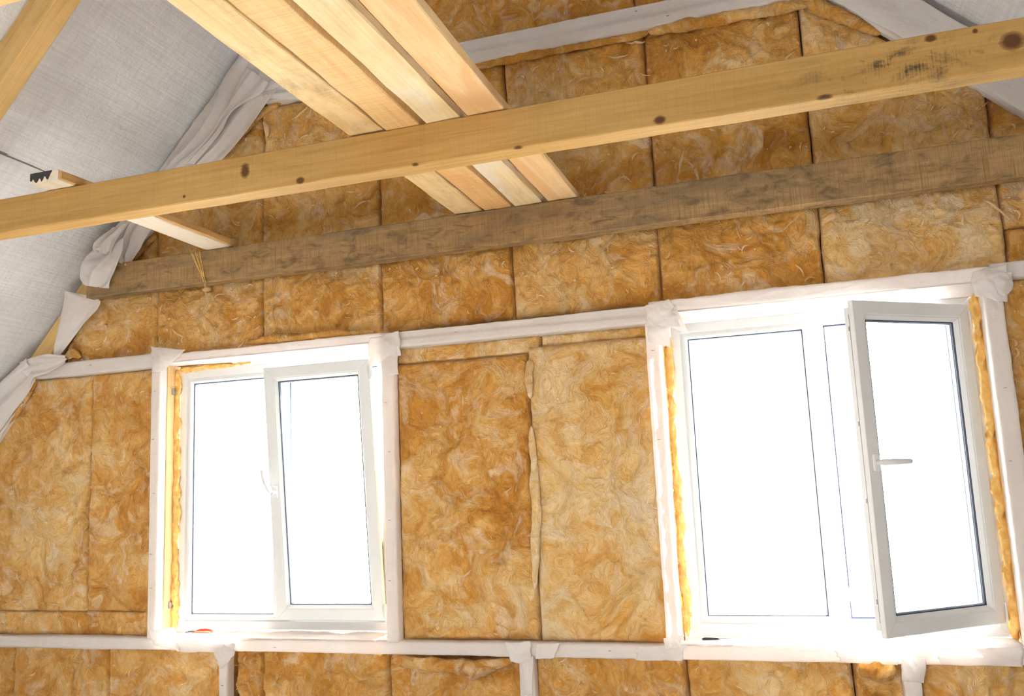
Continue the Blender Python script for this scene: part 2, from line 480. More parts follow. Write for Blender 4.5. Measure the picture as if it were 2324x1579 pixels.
mu = membrane('roof_membrane', -3.50, APX, YB, 4.10, zl, -0.012, 1, 'silver white woven membrane sheet on the left slope above the dark lap', 'lo')
membrane('roof_membrane', -5.35, -3.42, YB, 4.10, zl, 0.03, 2, 'silver white woven membrane sheet on the lower left slope below the dark lap')
membrane('roof_membrane', APX, 1.02, YB, 4.10, zr, 0.03, 3, 'white membrane sheet on the right slope at the top right corner')
membrane('roof_membrane', 0.96, 3.55, YB, 4.10, zr, -0.005, 4, 'white membrane sheet at the far right edge, lower on the right slope')

# thin dark strip added to draw a dark line along the upper sheet's lap
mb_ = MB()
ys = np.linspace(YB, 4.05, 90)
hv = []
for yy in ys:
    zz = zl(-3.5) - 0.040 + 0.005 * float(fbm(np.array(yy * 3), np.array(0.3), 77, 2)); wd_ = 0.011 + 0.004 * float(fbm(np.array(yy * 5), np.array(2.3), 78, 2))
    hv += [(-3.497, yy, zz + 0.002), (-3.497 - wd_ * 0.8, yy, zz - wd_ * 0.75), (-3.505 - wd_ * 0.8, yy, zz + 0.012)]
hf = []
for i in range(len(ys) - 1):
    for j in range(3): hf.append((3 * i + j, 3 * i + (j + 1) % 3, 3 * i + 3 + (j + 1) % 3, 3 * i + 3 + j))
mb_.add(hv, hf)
hm = mb_.build('lap_strip', plain('dark_strip', (0.16, 0.145, 0.14), 0.6, 0.3), mu); hm['label'] = 'thin dark strip along the lap'

# ------------------------------------------------------------------ wool batts
def surf_fn(seed, rough):
    def fn(x, z):
        wx = x + 0.06 * fbm(x * 5, z * 5, seed + 20, 2); wz = z + 0.06 * fbm(x * 5 + 9, z * 5, seed + 21, 2)
        h = 0.012 * fbm(wx * 4, wz * 4, seed, 3)
        r = ridged(wx * 9, wz * 9, seed + 3, 3)
        h = h + 0.011 * np.clip(r - 0.35, 0, 1) * (0.6 + rough)
        r2 = ridged(wx * 22 + 0.8 * np.sin(wz * 13), wz * 17, seed + 13, 2)
        h = h + 0.006 * np.clip(r2 - 0.45, 0, 1) * (0.5 + rough)
        h = h + 0.006 * rough * fbm(wx * 38, wz * 38, seed + 7, 3)
        return h
    return fn
BATT_N = 0
def batt(label, x0, x1, zb, zt, pale=0.5, yf=YW, rough=1.0, depth=0.11, fibers=40, res=0.0095, lean=0.0, name='insulation_batt', group='wool batts filling the gable wall', edge_r=0.017, jag=0.006, longf=0):
    """zb / zt numbers or functions of x."""
    global BATT_N
    BATT_N += 1; seed = BATT_N * 13 + 1
    fb = zb if callable(zb) else (lambda x: zb + 0 * x)
    ft = zt if callable(zt) else (lambda x: zt + 0 * x)
    xm = (x0 + x1) / 2
    H = max(float(ft(np.array(x0)) - fb(np.array(x0))), float(ft(np.array(x1)) - fb(np.array(x1))), float(ft(np.array(xm)) - fb(np.array(xm))))
    nu = max(6, int((x1 - x0) / res)); nv = max(6, int(H / res))
    u, v = np.meshgrid(np.linspace(0, 1, nu), np.linspace(0, 1, nv))
    X = x0 + (x1 - x0) * u
    lo, hi = fb(X), np.maximum(ft(X), fb(X) + 0.01)
    Z = lo + (hi - lo) * v
    # wandering outline
    el = np.exp(-((u * (x1 - x0)) / 0.06) ** 2); er = np.exp(-(((1 - u) * (x1 - x0)) / 0.06) ** 2)
    X = X + el * (0.002 + jag * fbm(Z * 9, 0 * Z + seed, seed + 31, 3)) + er * (-0.002 + jag * fbm(Z * 9, 0 * Z + seed, seed + 33, 3))
    X = X + lean * (Z - lo)
    eb = np.exp(-((v * (hi - lo)) / 0.06) ** 2); et = np.exp(-(((1 - v) * (hi - lo)) / 0.06) ** 2)
    Z = Z + eb * (jag * fbm(X * 9, 0 * Z, seed + 35, 3)) + et * (jag * fbm(X * 9, 0 * Z, seed + 37, 3))
    d = np.minimum(np.minimum(u * (x1 - x0), (1 - u) * (x1 - x0)), np.minimum(v * (hi - lo), (1 - v) * (hi - lo)))
    t = np.clip(d / edge_r, 0, 1)
    prof = np.sqrt(np.clip(1 - (1 - t) ** 2, 0, 1))
    fn = surf_fn(seed, rough)
    Y = yf - fn(X, Z) * (0.3 + 0.7 * t) + (1 - prof) * 0.026
    cx, cz = (x0 + x1) / 2, float(fb(np.array(xm)))
    org = np.array([cx, yf + depth, cz])
    V = np.stack([X, Y, Z], -1).reshape(-1, 3) - org
    F = grid_faces(nu, nv)
    # skirt back to the sheathing
    ring = list(range(nu)) + [j * nu + nu - 1 for j in range(1, nv)] + [(nv - 1) * nu + i for i in range(nu - 2, -1, -1)] + [j * nu for j in range(nv - 2, 0, -1)]
    base = len(V)
    back = V[ring].copy(); back[:, 1] = 0.0
    V = np.concatenate([V, back])
    k = len(ring)
    F += [(ring[i], base + i, base + (i + 1) % k, ring[(i + 1) % k]) for i in range(k)]
    F.append(tuple(base + i for i in range(k)))
    o = mesh(name, V, F, WOOL, None, True)
    o.location = org
    o.color = (pale, 0, 0, 1)
    tag(o, label, 'insulation', group)
    if fibers > 0:
        rng = random.Random(seed)
        mb = MB()
        area = (x1 - x0) * H
        nf = int(fibers * area * 1.6)
        for q_ in range(nf + longf):
            px = x0 + 0.02 + rng.random() * (x1 - x0 - 0.04)
            l_, h_ = float(fb(np.array(px))), float(ft(np.array(px)))
            if h_ - l_ < 0.08: continue
            pz = l_ + 0.02 + rng.random() * (h_ - l_ - 0.04)
            L = rng.choice((0.015, 0.02, 0.03, 0.03, 0.045, 0.07)) * rng.uniform(0.7, 1.2)
            a = rng.uniform(0, 6.28); cur = rng.uniform(-3.0, 3.0); wd = rng.uniform(0.0015, 0.0045)
            n = 6; pts = []
            if q_ >= nf: L = rng.uniform(0.07, 0.17); wd = rng.uniform(0.003, 0.0065); cur = rng.uniform(-1.6, 1.6); n = 10
            x, z = px, pz
            for i in range(n):
                pts.append((x, z)); x += math.cos(a) * L / n; z += math.sin(a) * L / n; a += cur / n
            xs = np.array([p[0] for p in pts]); zs = np.array([p[1] for p in pts])
            ys = yf - fn(xs, zs) - 0.001 - 0.008 * np.sin(np.linspace(0, 3.14, n)) * rng.random()
            VV = []
            for i in range(n):
                w = wd * math.sin(math.pi * (i + 0.35) / (n - 0.3))
                dx = pts[min(i + 1, n - 1)][0] - pts[max(i - 1, 0)][0]; dz = pts[min(i + 1, n - 1)][1] - pts[max(i - 1, 0)][1]
                l = math.hypot(dx, dz) + 1e-9
                VV.append((xs[i] - dz / l * w - org[0], ys[i] - 0.003 - org[1], zs[i] + dx / l * w - org[2]))
                VV.append((xs[i] + dz / l * w - org[0], ys[i] + 0.002 - org[1], zs[i] - dx / l * w - org[2]))
            mb.add(VV, [(2 * i, 2 * i + 1, 2 * i + 3, 2 * i + 2) for i in range(n - 1)])
        if mb.V:
            f = mb.build('loose_fibers', FIBER, o, True); f['kind'] = 'stuff'
    return o

def ins_left(x):    # lower edge of the wrapped rafter on the left slope
    return np.interp(x, [-4.45, -4.2, -3.98, -3.74, -3.57, -2.95, -2.77, -2.6, -2.3], [2.06, 2.37, 2.50, 2.80, 3.00, 3.545, 3.675, 3.83, 4.15])
def ins_right(x): return 3.709 - 0.9 * (x - 0.276)
SEAMS = [-3.352, -2.668, -1.966, -1.258, -0.543, 0.168, 0.884]
zc0, zc1 = 2.41, 3.738
top_l = lambda x: np.minimum(zc1, ins_left(x))
top_r = lambda x: np.minimum(zc1, ins_right(x))
batt('triangular wool batt tucked under the left roof slope above the short left plate', -3.98, SEAMS[0], zc0, top_l, 0.52, fibers=60)
batt('tall wool batt with curly loose fibers above the left half of the left window', SEAMS[0], SEAMS[1], zc0, top_l, 0.50, rough=1.5, fibers=170, longf=14)
batt('tall wool batt above the tilted sash of the left window', SEAMS[1], SEAMS[2], zc0, zc1, 0.44, rough=1.2, fibers=90, longf=6)
batt('smooth deep amber wool batt above the left half of the wrapped middle plate', SEAMS[2], SEAMS[3], zc0, zc1, 0.40, fibers=50)
batt('tall wool batt directly right of the plank ends, above the pale panel', SEAMS[3], SEAMS[4], zc0, zc1, 0.52, rough=1.2, fibers=110, longf=8)
batt('darkest orange wool batt above the fixed pane of the right window', SEAMS[4], SEAMS[5], zc0, top_r, 0.36, rough=1.4, fibers=80, longf=5)
batt('pale straw wool batt above the open sash of the right window', SEAMS[5], SEAMS[6], zc0, top_r, 0.66, rough=1.0, fibers=80, longf=20)
batt('small wool batt at the right edge above the wrapped plate end, below the step', SEAMS[6], 1.5, zc0, lambda x: np.minimum(2.575, ins_right(x)), 0.50)
batt('wool batt at the right edge crossing behind the rear beam under the right slope', SEAMS[6], 1.55, 2.575, top_r, 0.46)
# above the collar plate
batt('wool batt above the collar plate, left of the topmost seam', -2.2, -0.581, 3.865, lambda x: np.minimum(4.9, zl(x) - 0.12), 0.34, yf=YW + 0.01, fibers=30)
batt('wool batt above the collar plate, right of the topmost seam', -0.581, 0.15, 3.865, lambda x: np.minimum(4.9, zr(x) - 0.2), 0.42, yf=YW + 0.01, fibers=30)
# window level, left bay
batt('wool panel at the left edge beside the roof slope, left of the left window', -4.62, -3.787, 1.03, lambda x: np.minimum(2.338, ins_left(x) - 0.0), 0.55, fibers=25)
batt('narrow wool panel beside the left stud of the left window', -3.787, -3.338, 1.03, 2.338, 0.42, fibers=25)
batt('low horizontal wool strip on the sill plate, left of the left window', -4.9, -3.338, 0.90, 1.035, 0.45, yf=YW + 0.005, fibers=15)
# middle bay
batt('amber wool panel between the windows, left of the pale one', -1.890, -1.200, 0.905, 2.235, 0.45, yf=YW - 0.01, rough=1.2, fibers=25, edge_r=0.03)
batt('pale wool panel between the windows, beside the right window', -1.196, -0.618, 0.905, 2.262, 0.74, yf=YW - 0.015, rough=0.8, fibers=20, edge_r=0.035)
batt('thin torn wool strip under the middle plate, left half', -1.890, -1.135, 2.232, 2.322, 0.62, yf=YW + 0.005, fibers=40)
batt('thin wool strip under the middle plate, right half', -1.135, -0.61, 2.256, 2.322, 0.58, yf=YW + 0.005, fibers=40)
batt('rough curly wool batt at the right edge beside the right window', 0.83, 1.5, 0.905, 2.36, 0.46, rough=2.2, fibers=160)
# below the sill
zs0, zs1 = 0.02, 0.852
batt('wool batt at the bottom left corner, cut off by the picture edge', -5.0, -4.275, zs0, zs1, 0.38, fibers=20)
batt('wool batt below the sill, second from the left edge', -4.275, -3.622, zs0, zs1, 0.50, fibers=25)
batt('wool batt below the sill, left of the first lower stud', -3.622, -2.885, zs0, zs1, 0.54, fibers=25)
batt('narrow ragged wool strip right of the first lower stud', -2.83, -2.668, zs0, zs1, 0.40, yf=YW + 0.01, rough=3.0, fibers=160)
batt('wool batt below the sill of the left window, right of the ragged strip', -2.668, -1.972, zs0, zs1, 0.46, rough=1.6, fibers=50)
batt('dark amber wool batt below the sill, left of the second lower stud', -1.972, -1.288, zs0, zs1 - 0.03, 0.32, yf=YW + 0.012, rough=1.5, fibers=40)
batt('wool batt below the pale panel, right of the second lower stud', -1.23, -0.548, zs0, zs1, 0.50, rough=1.3, fibers=60)
batt('wool batt below the sill of the right window', -0.548, 0.125, zs0, zs1, 0.58, rough=1.4, fibers=60)
batt('crumpled narrow wool piece left of the third lower stud', 0.13, 0.318, zs0, zs1, 0.46, yf=YW + 0.01, rough=3.0, fibers=60)
batt('yellowish wool batt in the bottom right corner', 0.372, 1.3, zs0, zs1, 0.60, fibers=25)

def lumpy(name, label, path, mat, cat, seed, group=None, n=12, flat=0.8, step=0.012, wob=0.35, smooth=True, freq=1.0):
    """path = [(x,y,z,r)...]; irregular rolled lump."""
    pts = np.array(path, float)
    seg = np.linalg.norm(np.diff(pts[:, :3], axis=0), axis=1); s = np.concatenate([[0], np.cumsum(seg)])
    m = max(6, int(s[-1] / step)); t = np.linspace(0, s[-1], m)
    q = np.stack([np.interp(t, s, pts[:, i]) for i in range(4)], -1)
    org = pts[0, :3].copy()
    V = []; F = []
    for i in range(m):
        a = q[max(i - 1, 0), :3]; b = q[min(i + 1, m - 1), :3]
        tv = (b - a) / (np.linalg.norm(b - a) + 1e-9)
        ny = np.array([0, -1, 0.0]); ny = ny - tv * ny.dot(tv); ny /= np.linalg.norm(ny); bn = np.cross(tv, ny)
        endf = math.sqrt(max(0.0, 1 - (2 * (i / (m - 1)) - 1) ** 14)) * 0.97 + 0.03
        for k in range(n):
            an = 2 * math.pi * k / n
            w = 1 + wob * float(fbm(np.array(t[i] * 16 * freq + 3 * math.cos(an) * .35), np.array(1.4 * math.sin(an) + seed), seed, 3)) * 1.6
            rr = q[i, 3] * w * endf
            V.append(q[i, :3] + ny * math.cos(an) * rr * flat + bn * math.sin(an) * rr - org)
    for i in range(m - 1):
        for k in range(n):
            F.append((i * n + k, (i + 1) * n + k, (i + 1) * n + (k + 1) % n, i * n + (k + 1) % n))
    F.append(tuple(range(n))); F.append(tuple((m - 1) * n + k for k in range(n))[::-1])
    o = mesh(name, V, F, mat, None, smooth)
    o.location = org
    if mat is WOOL: o.color = (0.42, 0, 0, 1)
    tag(o, label, cat, group)
    return o
def PP(lst): return [(*P(x, y, Y), r) for x, y, Y, r in lst]
G = 'rolled wool offcuts stuffed into gaps'
lumpy('wool_offcut', 'long rolled wool offcut under the collar plate right of the planks', PP([(1070, 152, 3.975, .020), (1180, 130, 3.975, .024), (1300, 108, 3.975, .018), (1420, 86, 3.98, .020), (1475, 74, 3.98, .016)]), WOOL, 'insulation', 3, G)
lumpy('wool_offcut', 'torn wool roll under the collar plate near the top middle', PP([(1470, 72, 3.97, .022), (1570, 55, 3.965, .03), (1680, 34, 3.965, .028), (1800, 12, 3.97, .026), (1850, 4, 3.98, .02)]), WOOL, 'insulation', 5, G)
lumpy('wool_offcut', 'torn wool roll at the foot of the right wrapped rafter', PP([(1835, 0, 3.97, .03), (1890, 30, 3.965, .035), (1940, 52, 3.97, .026), (2000, 78, 3.985, .014)]), WOOL, 'insulation', 6, G)
lumpy('wool_offcut', 'crushed wool edge along the upper left wrapped rafter', PP([(500, 356, 3.985, .014), (545, 305, 3.98, .02), (590, 258, 3.98, .02), (640, 228, 3.985, .012)]), WOOL, 'insulation', 8, G)
lumpy('wool_offcut', 'crushed wool edge beside the hanging film above the rear beam', PP([(296, 592, 3.985, .012), (325, 562, 3.98, .018), (355, 535, 3.985, .014)]), WOOL, 'insulation', 9, G)
lumpy('wool_offcut', 'small wool tuft above the end of the short left plate', PP([(148, 812, 3.975, .02), (165, 800, 3.965, .03), (185, 812, 3.975, .016)]), WOOL, 'insulation', 10, G)
lumpy('wool_offcut', 'crumbling wool edge beside the lowest wrapped rafter', PP([(12, 972, 3.985, .016), (35, 935, 3.975, .024), (62, 895, 3.98, .02), (85, 858, 3.985, .014)]), WOOL, 'insulation', 11, G)
lumpy('wool_offcut', 'flat wool strip lying on the lintel film of the left window', PP([(560, 776, 3.985, .015), (640, 768, 3.975, .022), (740, 758, 3.975, .02), (850, 752, 3.98, .012)]), WOOL, 'insulation', 12, G)
lumpy('wool_offcut', 'pale thick wool fold in the seam between the two middle panels', PP([(1203, 815, 3.975, .014), (1200, 860, 3.965, .022), (1204, 905, 3.975, .014)]), WOOL, 'insulation', 13, G, flat=0.9).color = (0.8, 0, 0, 1)
lumpy('wool_offcut', 'long pale torn wool flap in the lower middle seam', PP([(1206, 965, 3.972, .01), (1212, 1060, 3.968, .02), (1216, 1150, 3.968, .022), (1216, 1260, 3.97, .02), (1214, 1340, 3.975, .008)]), WOOL, 'insulation', 14, G, flat=0.7).color = (0.85, 0, 0, 1)
lumpy('wool_offcut', 'drooping wool fold under the sill plate left of the second lower stud', PP([(890, 1498, 3.975, .02), (980, 1506, 3.965, .03), (1070, 1518, 3.96, .038), (1130, 1508, 3.965, .028), (1165, 1500, 3.975, .018)]), WOOL, 'insulation', 15, G)
lumpy('wool_offcut', 'folded wool piece under the sill plate by the third lower stud', PP([(1945, 1515, 3.97, .03), (1990, 1518, 3.955, .045), (2035, 1522, 3.965, .03)]), WOOL, 'insulation', 16, G)
lumpy('wool_offcut', 'white wool shred stuck to the batt left of the planks', PP([(598, 275, 3.985, .008), (606, 290, 3.975, .016), (606, 312, 3.98, .008)]), FIBER, 'insulation', 17, G)

# ------------------------------------------------------------------ timber
def timber(name, label, a, b, mat, cat='beam', group=None, ch=0.004, wob=0.0015, axis=0, parent=None):
    """axis-aligned sawn timber with slightly uneven edges; origin at its low corner."""
    a = np.array(a, float); b = np.array(b, float)
    L = b[axis] - a[axis]
    n = max(2, int(L / 0.08) + 1)
    o1, o2 = [i for i in range(3) if i != axis]
    w, h = b[o1] - a[o1], b[o2] - a[o2]
    sec = [(ch, 0), (w - ch, 0), (w, ch), (w, h - ch), (w - ch, h), (ch, h), (0, h - ch), (0, ch)]
    V = []; F = []; k = len(sec)
    seed = int(abs(a.sum()) * 100) % 97
    for i in range(n):
        s = L * i / (n - 1)
        for j, (p, q) in enumerate(sec):
            v = np.zeros(3)
            v[axis] = s; v[o1] = p + wob * float(fbm(np.array(s * 6.0), np.array(j * 1.7), seed, 2)); v[o2] = q + wob * float(fbm(np.array(s * 6.0), np.array(j * 1.7 + 50), seed, 2))
            V.append(v)
    for i in range(n - 1):
        for j in range(k):
            F.append((i * k + j, i * k + (j + 1) % k, (i + 1) * k + (j + 1) % k, (i + 1) * k + j))
    F.append(tuple(range(k))[::-1]); F.append(tuple((n - 1) * k + j for j in range(k)))
    me = bpy.data.meshes.new(name); me.from_pydata([tuple(v) for v in V], [], F); me.update()
    bm = bmesh.new(); bm.from_mesh(me); bmesh.ops.recalc_face_normals(bm, faces=bm.faces); bm.to_mesh(me); bm.free()
    o = link(name, me, mat, parent)
    o.location = tuple(a)
    if label: tag(o, label, cat, group)
    return o
ZT, Z1B, Z2B = 2.920, 2.769, 2.743
Y1, Y2 = 2.795, 3.850
x0b1 = -3.62
def kn(px, py, Y, x0, z0, rl, rr):
    p = P(px, py, Y); return (p[0] - x0, 0.0, p[2] - z0, rl, rr)
B1WOOD = make_wood('front_beam_wood', (0.55, 0.345, 0.12), (0.45, 0.262, 0.08), (0.35, 0.19, 0.05), 'X',
    knots=[kn(556, 388, Y1, x0b1, Z1B, .014, .020), kn(681, 409, Y1, x0b1, Z1B, .012, .010), kn(1497, 272, Y1, x0b1, Z1B, .014, .010), kn(2297, 93, Y1, x0b1, Z1B, .022, .020), kn(418, 446, Y1, x0b1, Z1B, .005, .005), kn(1176, 338, Y1, x0b1, Z1B, .012, .008), kn(942, 376, Y1, x0b1, Z1B, .009, .008), kn(1872, 224, Y1, x0b1, Z1B, .016, .010), kn(2112, 87, Y1, x0b1, Z1B, .011, .008), kn(2213, 70, Y1, x0b1, Z1B, .005, .005)],
    mould=0.75, mould_scale=3.2, saw=0.18, mould_zone=(tuple(P(2040, 150, Y1) - np.array([x0b1, Y1, Z1B])), (0.42, 0.4, 0.11)))
timber('joist', 'long yellow joist with dark knots crossing the whole picture in front', (x0b1, Y1, Z1B), (1.35, Y1 + 0.09, ZT), B1WOOD, 'beam')
B2WOOD = make_wood('weathered_beam_wood', (0.46, 0.295, 0.135), (0.36, 0.22, 0.092), (0.25, 0.145, 0.06), 'X', mould=0.75, mould_scale=5.0, saw=0.95, blotch=((0.19, 0.13, 0.075), 0.65))
timber('joist', 'weathered grey brown joist close to the insulated wall', (P(196, 660, Y2)[0], Y2, Z2B), (1.42, Y2 + 0.075, ZT), B2WOOD, 'beam', wob=0.003)
J3 = make_wood('pale_joist_wood', (0.74, 0.52, 0.25), (0.66, 0.43, 0.17), (0.52, 0.31, 0.10), 'X')
timber('joist', 'pale joist just cutting the top left corner', (-3.62, 1.372, Z1B), (1.35, 1.462, ZT), J3, 'beam')

# rafter top left: two boards of a doubled rafter, parallel to the slope
def slanted(name, label, x0, x1, fz, off0, off1, y0, y1, mat, cat='rafter', group=None, ch=0.004, parent=None):
    """timber in a wall-parallel plane following fz; off = vertical offsets of bottom/top; local X along its length."""
    p0 = Vector((x0, y0, float(fz(x0)) + off0)); p1 = Vector((x1, y0, float(fz(x1)) + off0))
    d = (p1 - p0); L = d.length; ang = math.atan2(d.z, d.x)
    h = (off1 - off0) * math.cos(ang)
    mb = MB(); mb.box((0, 0, 0), (L, y1 - y0, h), ch)
    o = mb.build(name, mat, parent)
    o.location = p0; o.rotation_euler = (0, -ang, 0)
    if label: tag(o, label, cat, group)
    return o
RAFW = make_wood('rafter_wood', (0.72, 0.49, 0.21), (0.62, 0.39, 0.145), (0.48, 0.28, 0.085), 'X', knots=[], saw=0.15)
raf = slanted('rafter', 'thick rafter on the left slope, cutting across the top left corner', -3.9, -1.75, zl, -0.255, -0.105, 2.775, 2.878, RAFW)
slanted('rafter_batten', None, -3.9, -1.75, zl, -0.10, -0.018, 2.79, 2.878, RAFW, parent=None)
bt = C.objects['rafter_batten']; bt.parent = raf; bt.matrix_parent_inverse = Matrix.LocRotScale(raf.location, raf.rotation_euler, None).inverted()
# gable rafter of bare wood under the left membrane at the wall
GRW = make_wood('gable_rafter_wood', (0.76, 0.53, 0.24), (0.68, 0.45, 0.17), (0.50, 0.31, 0.10), 'X')
slanted('gable_rafter', 'bare yellow rafter at the gable under the left roof slope', -4.28, -3.56, zl, -0.20, -0.04, 3.985, 4.09, GRW)

# ---- planks on top of the joists
k = 1.30 / 1.265
PLW = [make_wood('plank_wood_a', (0.80, 0.62, 0.36), (0.74, 0.53, 0.27), (0.58, 0.37, 0.15), 'Y', mould=0.40, mould_scale=1.6, saw=0.2, blotch=((0.60, 0.36, 0.14), 0.6)),
       make_wood('plank_wood_b', (0.80, 0.56, 0.30), (0.74, 0.47, 0.20), (0.60, 0.32, 0.11), 'Y', saw=0.5, blotch=((0.66, 0.33, 0.11), 0.55)),
       make_wood('plank_wood_c', (0.82, 0.68, 0.44), (0.76, 0.58, 0.32), (0.62, 0.43, 0.20), 'Y', mould=0.15, mould_scale=2.0, saw=0.1, blotch=((0.78, 0.70, 0.60), 0.7)),
       make_wood('plank_wood_d', (0.80, 0.59, 0.35), (0.74, 0.50, 0.25), (0.60, 0.36, 0.14), 'Y', saw=0.15, blotch=((0.66, 0.34, 0.13), 0.6))]
pl = [(-1.452, -1.316, 'leftmost of the four planks laid over the joists, with grey smudges', 0.012),
      (-1.304, -1.174, 'second of the four planks, orange with fine saw marks', 0.0),
      (-1.152, -1.022, 'third of the four planks, palest one', 0.004),
      (-0.996, -0.858, 'rightmost of the four planks, pinkish with a ragged right edge', 0.008)]
for (xa, xb, lab, dz), mt in zip(pl, PLW):
    timber('plank', lab, (xa * k, 0.55, ZT + 0.001 + dz * 0.2), (xb * k, Y2 + 0.07, ZT + 0.036), mt, 'plank', 'planks across the joists', axis=1, wob=0.004, ch=0.003)
WBW = make_wood('white_board_wood', (0.86, 0.80, 0.70), (0.80, 0.70, 0.56), (0.70, 0.55, 0.38), 'Y', saw=0.05)
xa, xb = -2.842 * k, -2.700 * k
wb = timber('short_board', 'short whitish board with a tarred end on the joists at left', (xa, 2.715, ZT + 0.002), (xb, Y2 + 0.07, ZT + 0.047), WBW, 'plank', axis=1)
SIDEW = make_wood('board_side_wood', (0.70, 0.45, 0.20), (0.60, 0.35, 0.13), (0.44, 0.24, 0.08), 'Y')
tb = timber('bark_edge', None, (xb - 0.004, 2.72, ZT + 0.008), (xb + 0.016, Y2 + 0.06, ZT + 0.040), SIDEW, axis=1, wob=0.006)
tb.parent = wb; tb.location = tuple(Vector(tb.location) - Vector(wb.location))
m = MB()
V = []
drip = [.030, .034, .024, .030, .040, .043, .036, .026, .028, .041, .033, .020, .022, .034, .037, .024, .012, .004]
nn = len(drip)
for i, dep in enumerate(drip):
    u = i / (nn - 1)
    V += [(0.003 + u * 0.112, -0.0022, 0.0450), (0.003 + u * 0.112, -0.0022, 0.0450 - dep)]
m.add(V, [(2 * i, 2 * i + 1, 2 * i + 3, 2 * i + 2) for i in range(nn - 1)])
t_ = m.build('tar_stain', TAR, wb); t_['label'] = 'black dripping tar on the end grain'
sm = t_.modifiers.new('thickness', 'SOLIDIFY'); sm.thickness = 0.002

# ------------------------------------------------------------------ wrapped studs and plates
def wrapped(name, label, A, B, width, depth, seed, amp=0.004, cat='stud', group='film wrapped wall framing', staples=(), crease=True, lap=0.0):
    """A,B = ends of the front-face centre line (in a plane of constant Y)."""
    A = np.array(A, float); B = np.array(B, float)
    d = B - A; L = np.linalg.norm(d); t = d / L
    n = np.array([0, -1.0, 0]); b = np.cross(n, t)
    r = min(0.012, width * 0.25)
    sec = []
    for q in np.linspace(0, 1, 5)[:-1]: sec.append((-width / 2, -depth + (depth - r) * q, -1, 0))
    for a in np.linspace(0, math.pi / 2, 5): sec.append((-width / 2 + r - r * math.cos(a), -r + r * math.sin(a), -math.cos(a), math.sin(a)))
    for q in np.linspace(0, 1, 8)[1:-1]: sec.append((-width / 2 + r + (width - 2 * r) * q, 0, 0, 1))
    for a in np.linspace(math.pi / 2, 0, 5): sec.append((width / 2 - r + r * math.cos(a), -r + r * math.sin(a), math.cos(a), math.sin(a)))
    for q in np.linspace(1, 0, 5)[1:]: sec.append((width / 2, -depth + (depth - r) * q, 1, 0))
    sec = np.array(sec); K = len(sec)
    m = max(8, int(L / 0.011)); s = np.linspace(0, L, m)
    S, J = np.meshgrid(s, np.arange(K), indexing='ij')
    per = J / (K - 1) * (width + 2 * depth)
    wr = ridged(S * 7 + per * 9, per * 16 - S * 3, seed, 3) - 0.35
    fine = fbm(S * 30, per * 40, seed + 4, 2)
    bulge = fbm(S * 2.2, per * 3, seed + 8, 2)
    disp = amp * (np.clip(wr, 0, 1) * 1.0 + 0.25 * fine + 1.0 * bulge)
    bb = sec[J.astype(int), 0] + sec[J.astype(int), 2] * disp
    nn_ = sec[J.astype(int), 1] + sec[J.astype(int), 3] * disp
    if lap > 0:   # an overlapping lower layer: step half way down the front face
        front = (np.abs(sec[J.astype(int), 3]) > 0.9)
        nn_ = nn_ - lap * front * (1 / (1 + np.exp(-(bb - 0.004 * np.sin(S * 3)) / 0.0022)))
    org = A + n * (-depth)
    V = (A[None, None, :] - org) + S[..., None] * t + bb[..., None] * b + nn_[..., None] * n
    F = grid_faces(K, m)
    F.append(tuple(range(K))); F.append(tuple((m - 1) * K + i for i in range(K))[::-1])
    o = mesh(name, V.reshape(-1, 3), F, FILM, None, True)
    o.location = org
    tag(o, label, cat, group)
    rng = random.Random(seed)
    for f, off in staples:
        c = (A - org) + t * (f * L) + b * (off * width) + n * (amp * 1.1)
        mb = MB(); w = 0.006
        mb.box((-w, -0.0012, -0.0008), (w, 0.002, 0.0008))
        st = mb.build('staple', STAPLE, o)
        st.location = tuple(c); st.rotation_euler = (0, rng.uniform(-.25, .25), 0)
    return o
YF = 3.95
sill = wrapped('sill_plate', 'long film wrapped sill plate running under both windows', (-4.9, YF, .875), (1.6, YF, .875), .060, .09, 3, .004, 'plate', staples=[(.27, .1), (.36, -.1), (.62, .05), (.66, -.2)])
pl_l = wrapped('wall_plate', 'short film wrapped plate left of the left window', (-4.27, YF, 2.374), (-3.33, YF, 2.374), .078, .09, 5, .004, 'plate', staples=[(.55, .1)])
lin1 = wrapped('lintel_plate', 'film wrapped lintel over the left window', (-3.33, YF, 2.376), (-1.92, YF, 2.376), .046, .06, 7, .005, 'plate')
pl_m = wrapped('wall_plate', 'film wrapped middle plate between the two windows', (-1.95, YF - 0.008, 2.353), (-.585, YF - 0.008, 2.353), .080, .09, 9, .004, 'plate', lap=0.010, staples=[(.3, .1)])
lin2 = wrapped('lintel_plate', 'film wrapped lintel over the right window', (-.60, YF, 2.385), (.81, YF, 2.385), .060, .06, 11, .006, 'plate')
pl_r = wrapped('wall_plate', 'film wrapped plate at the right edge beyond the right window', (.80, YF, 2.392), (1.42, YF, 2.392), .070, .09, 13, .004, 'plate')
st1 = wrapped('wall_stud', 'film wrapped stud left of the left window', (-3.309, YF - .002, .90), (-3.309, YF - .002, 2.345), .056, .055, 15, .003, 'stud', staples=[(.9, 0), (.72, .1), (.52, -.1), (.18, .0), (.3, .1)])
st3 = wrapped('wall_stud', 'film wrapped stud between the left window and the amber panel', (-1.918, YF - .002, .90), (-1.918, YF - .002, 2.33), .062, .06, 17, .004, 'stud', staples=[(.92, 0), (.8, .1), (.63, -.1), (.4, .0), (.2, .1)])
st4 = wrapped('wall_stud', 'film wrapped stud between the pale panel and the right window', (-.592, YF - .002, .90), (-.592, YF - .002, 2.33), .058, .12, 19, .004, 'stud', staples=[(.9, 0), (.62, .0), (.45, .1)])
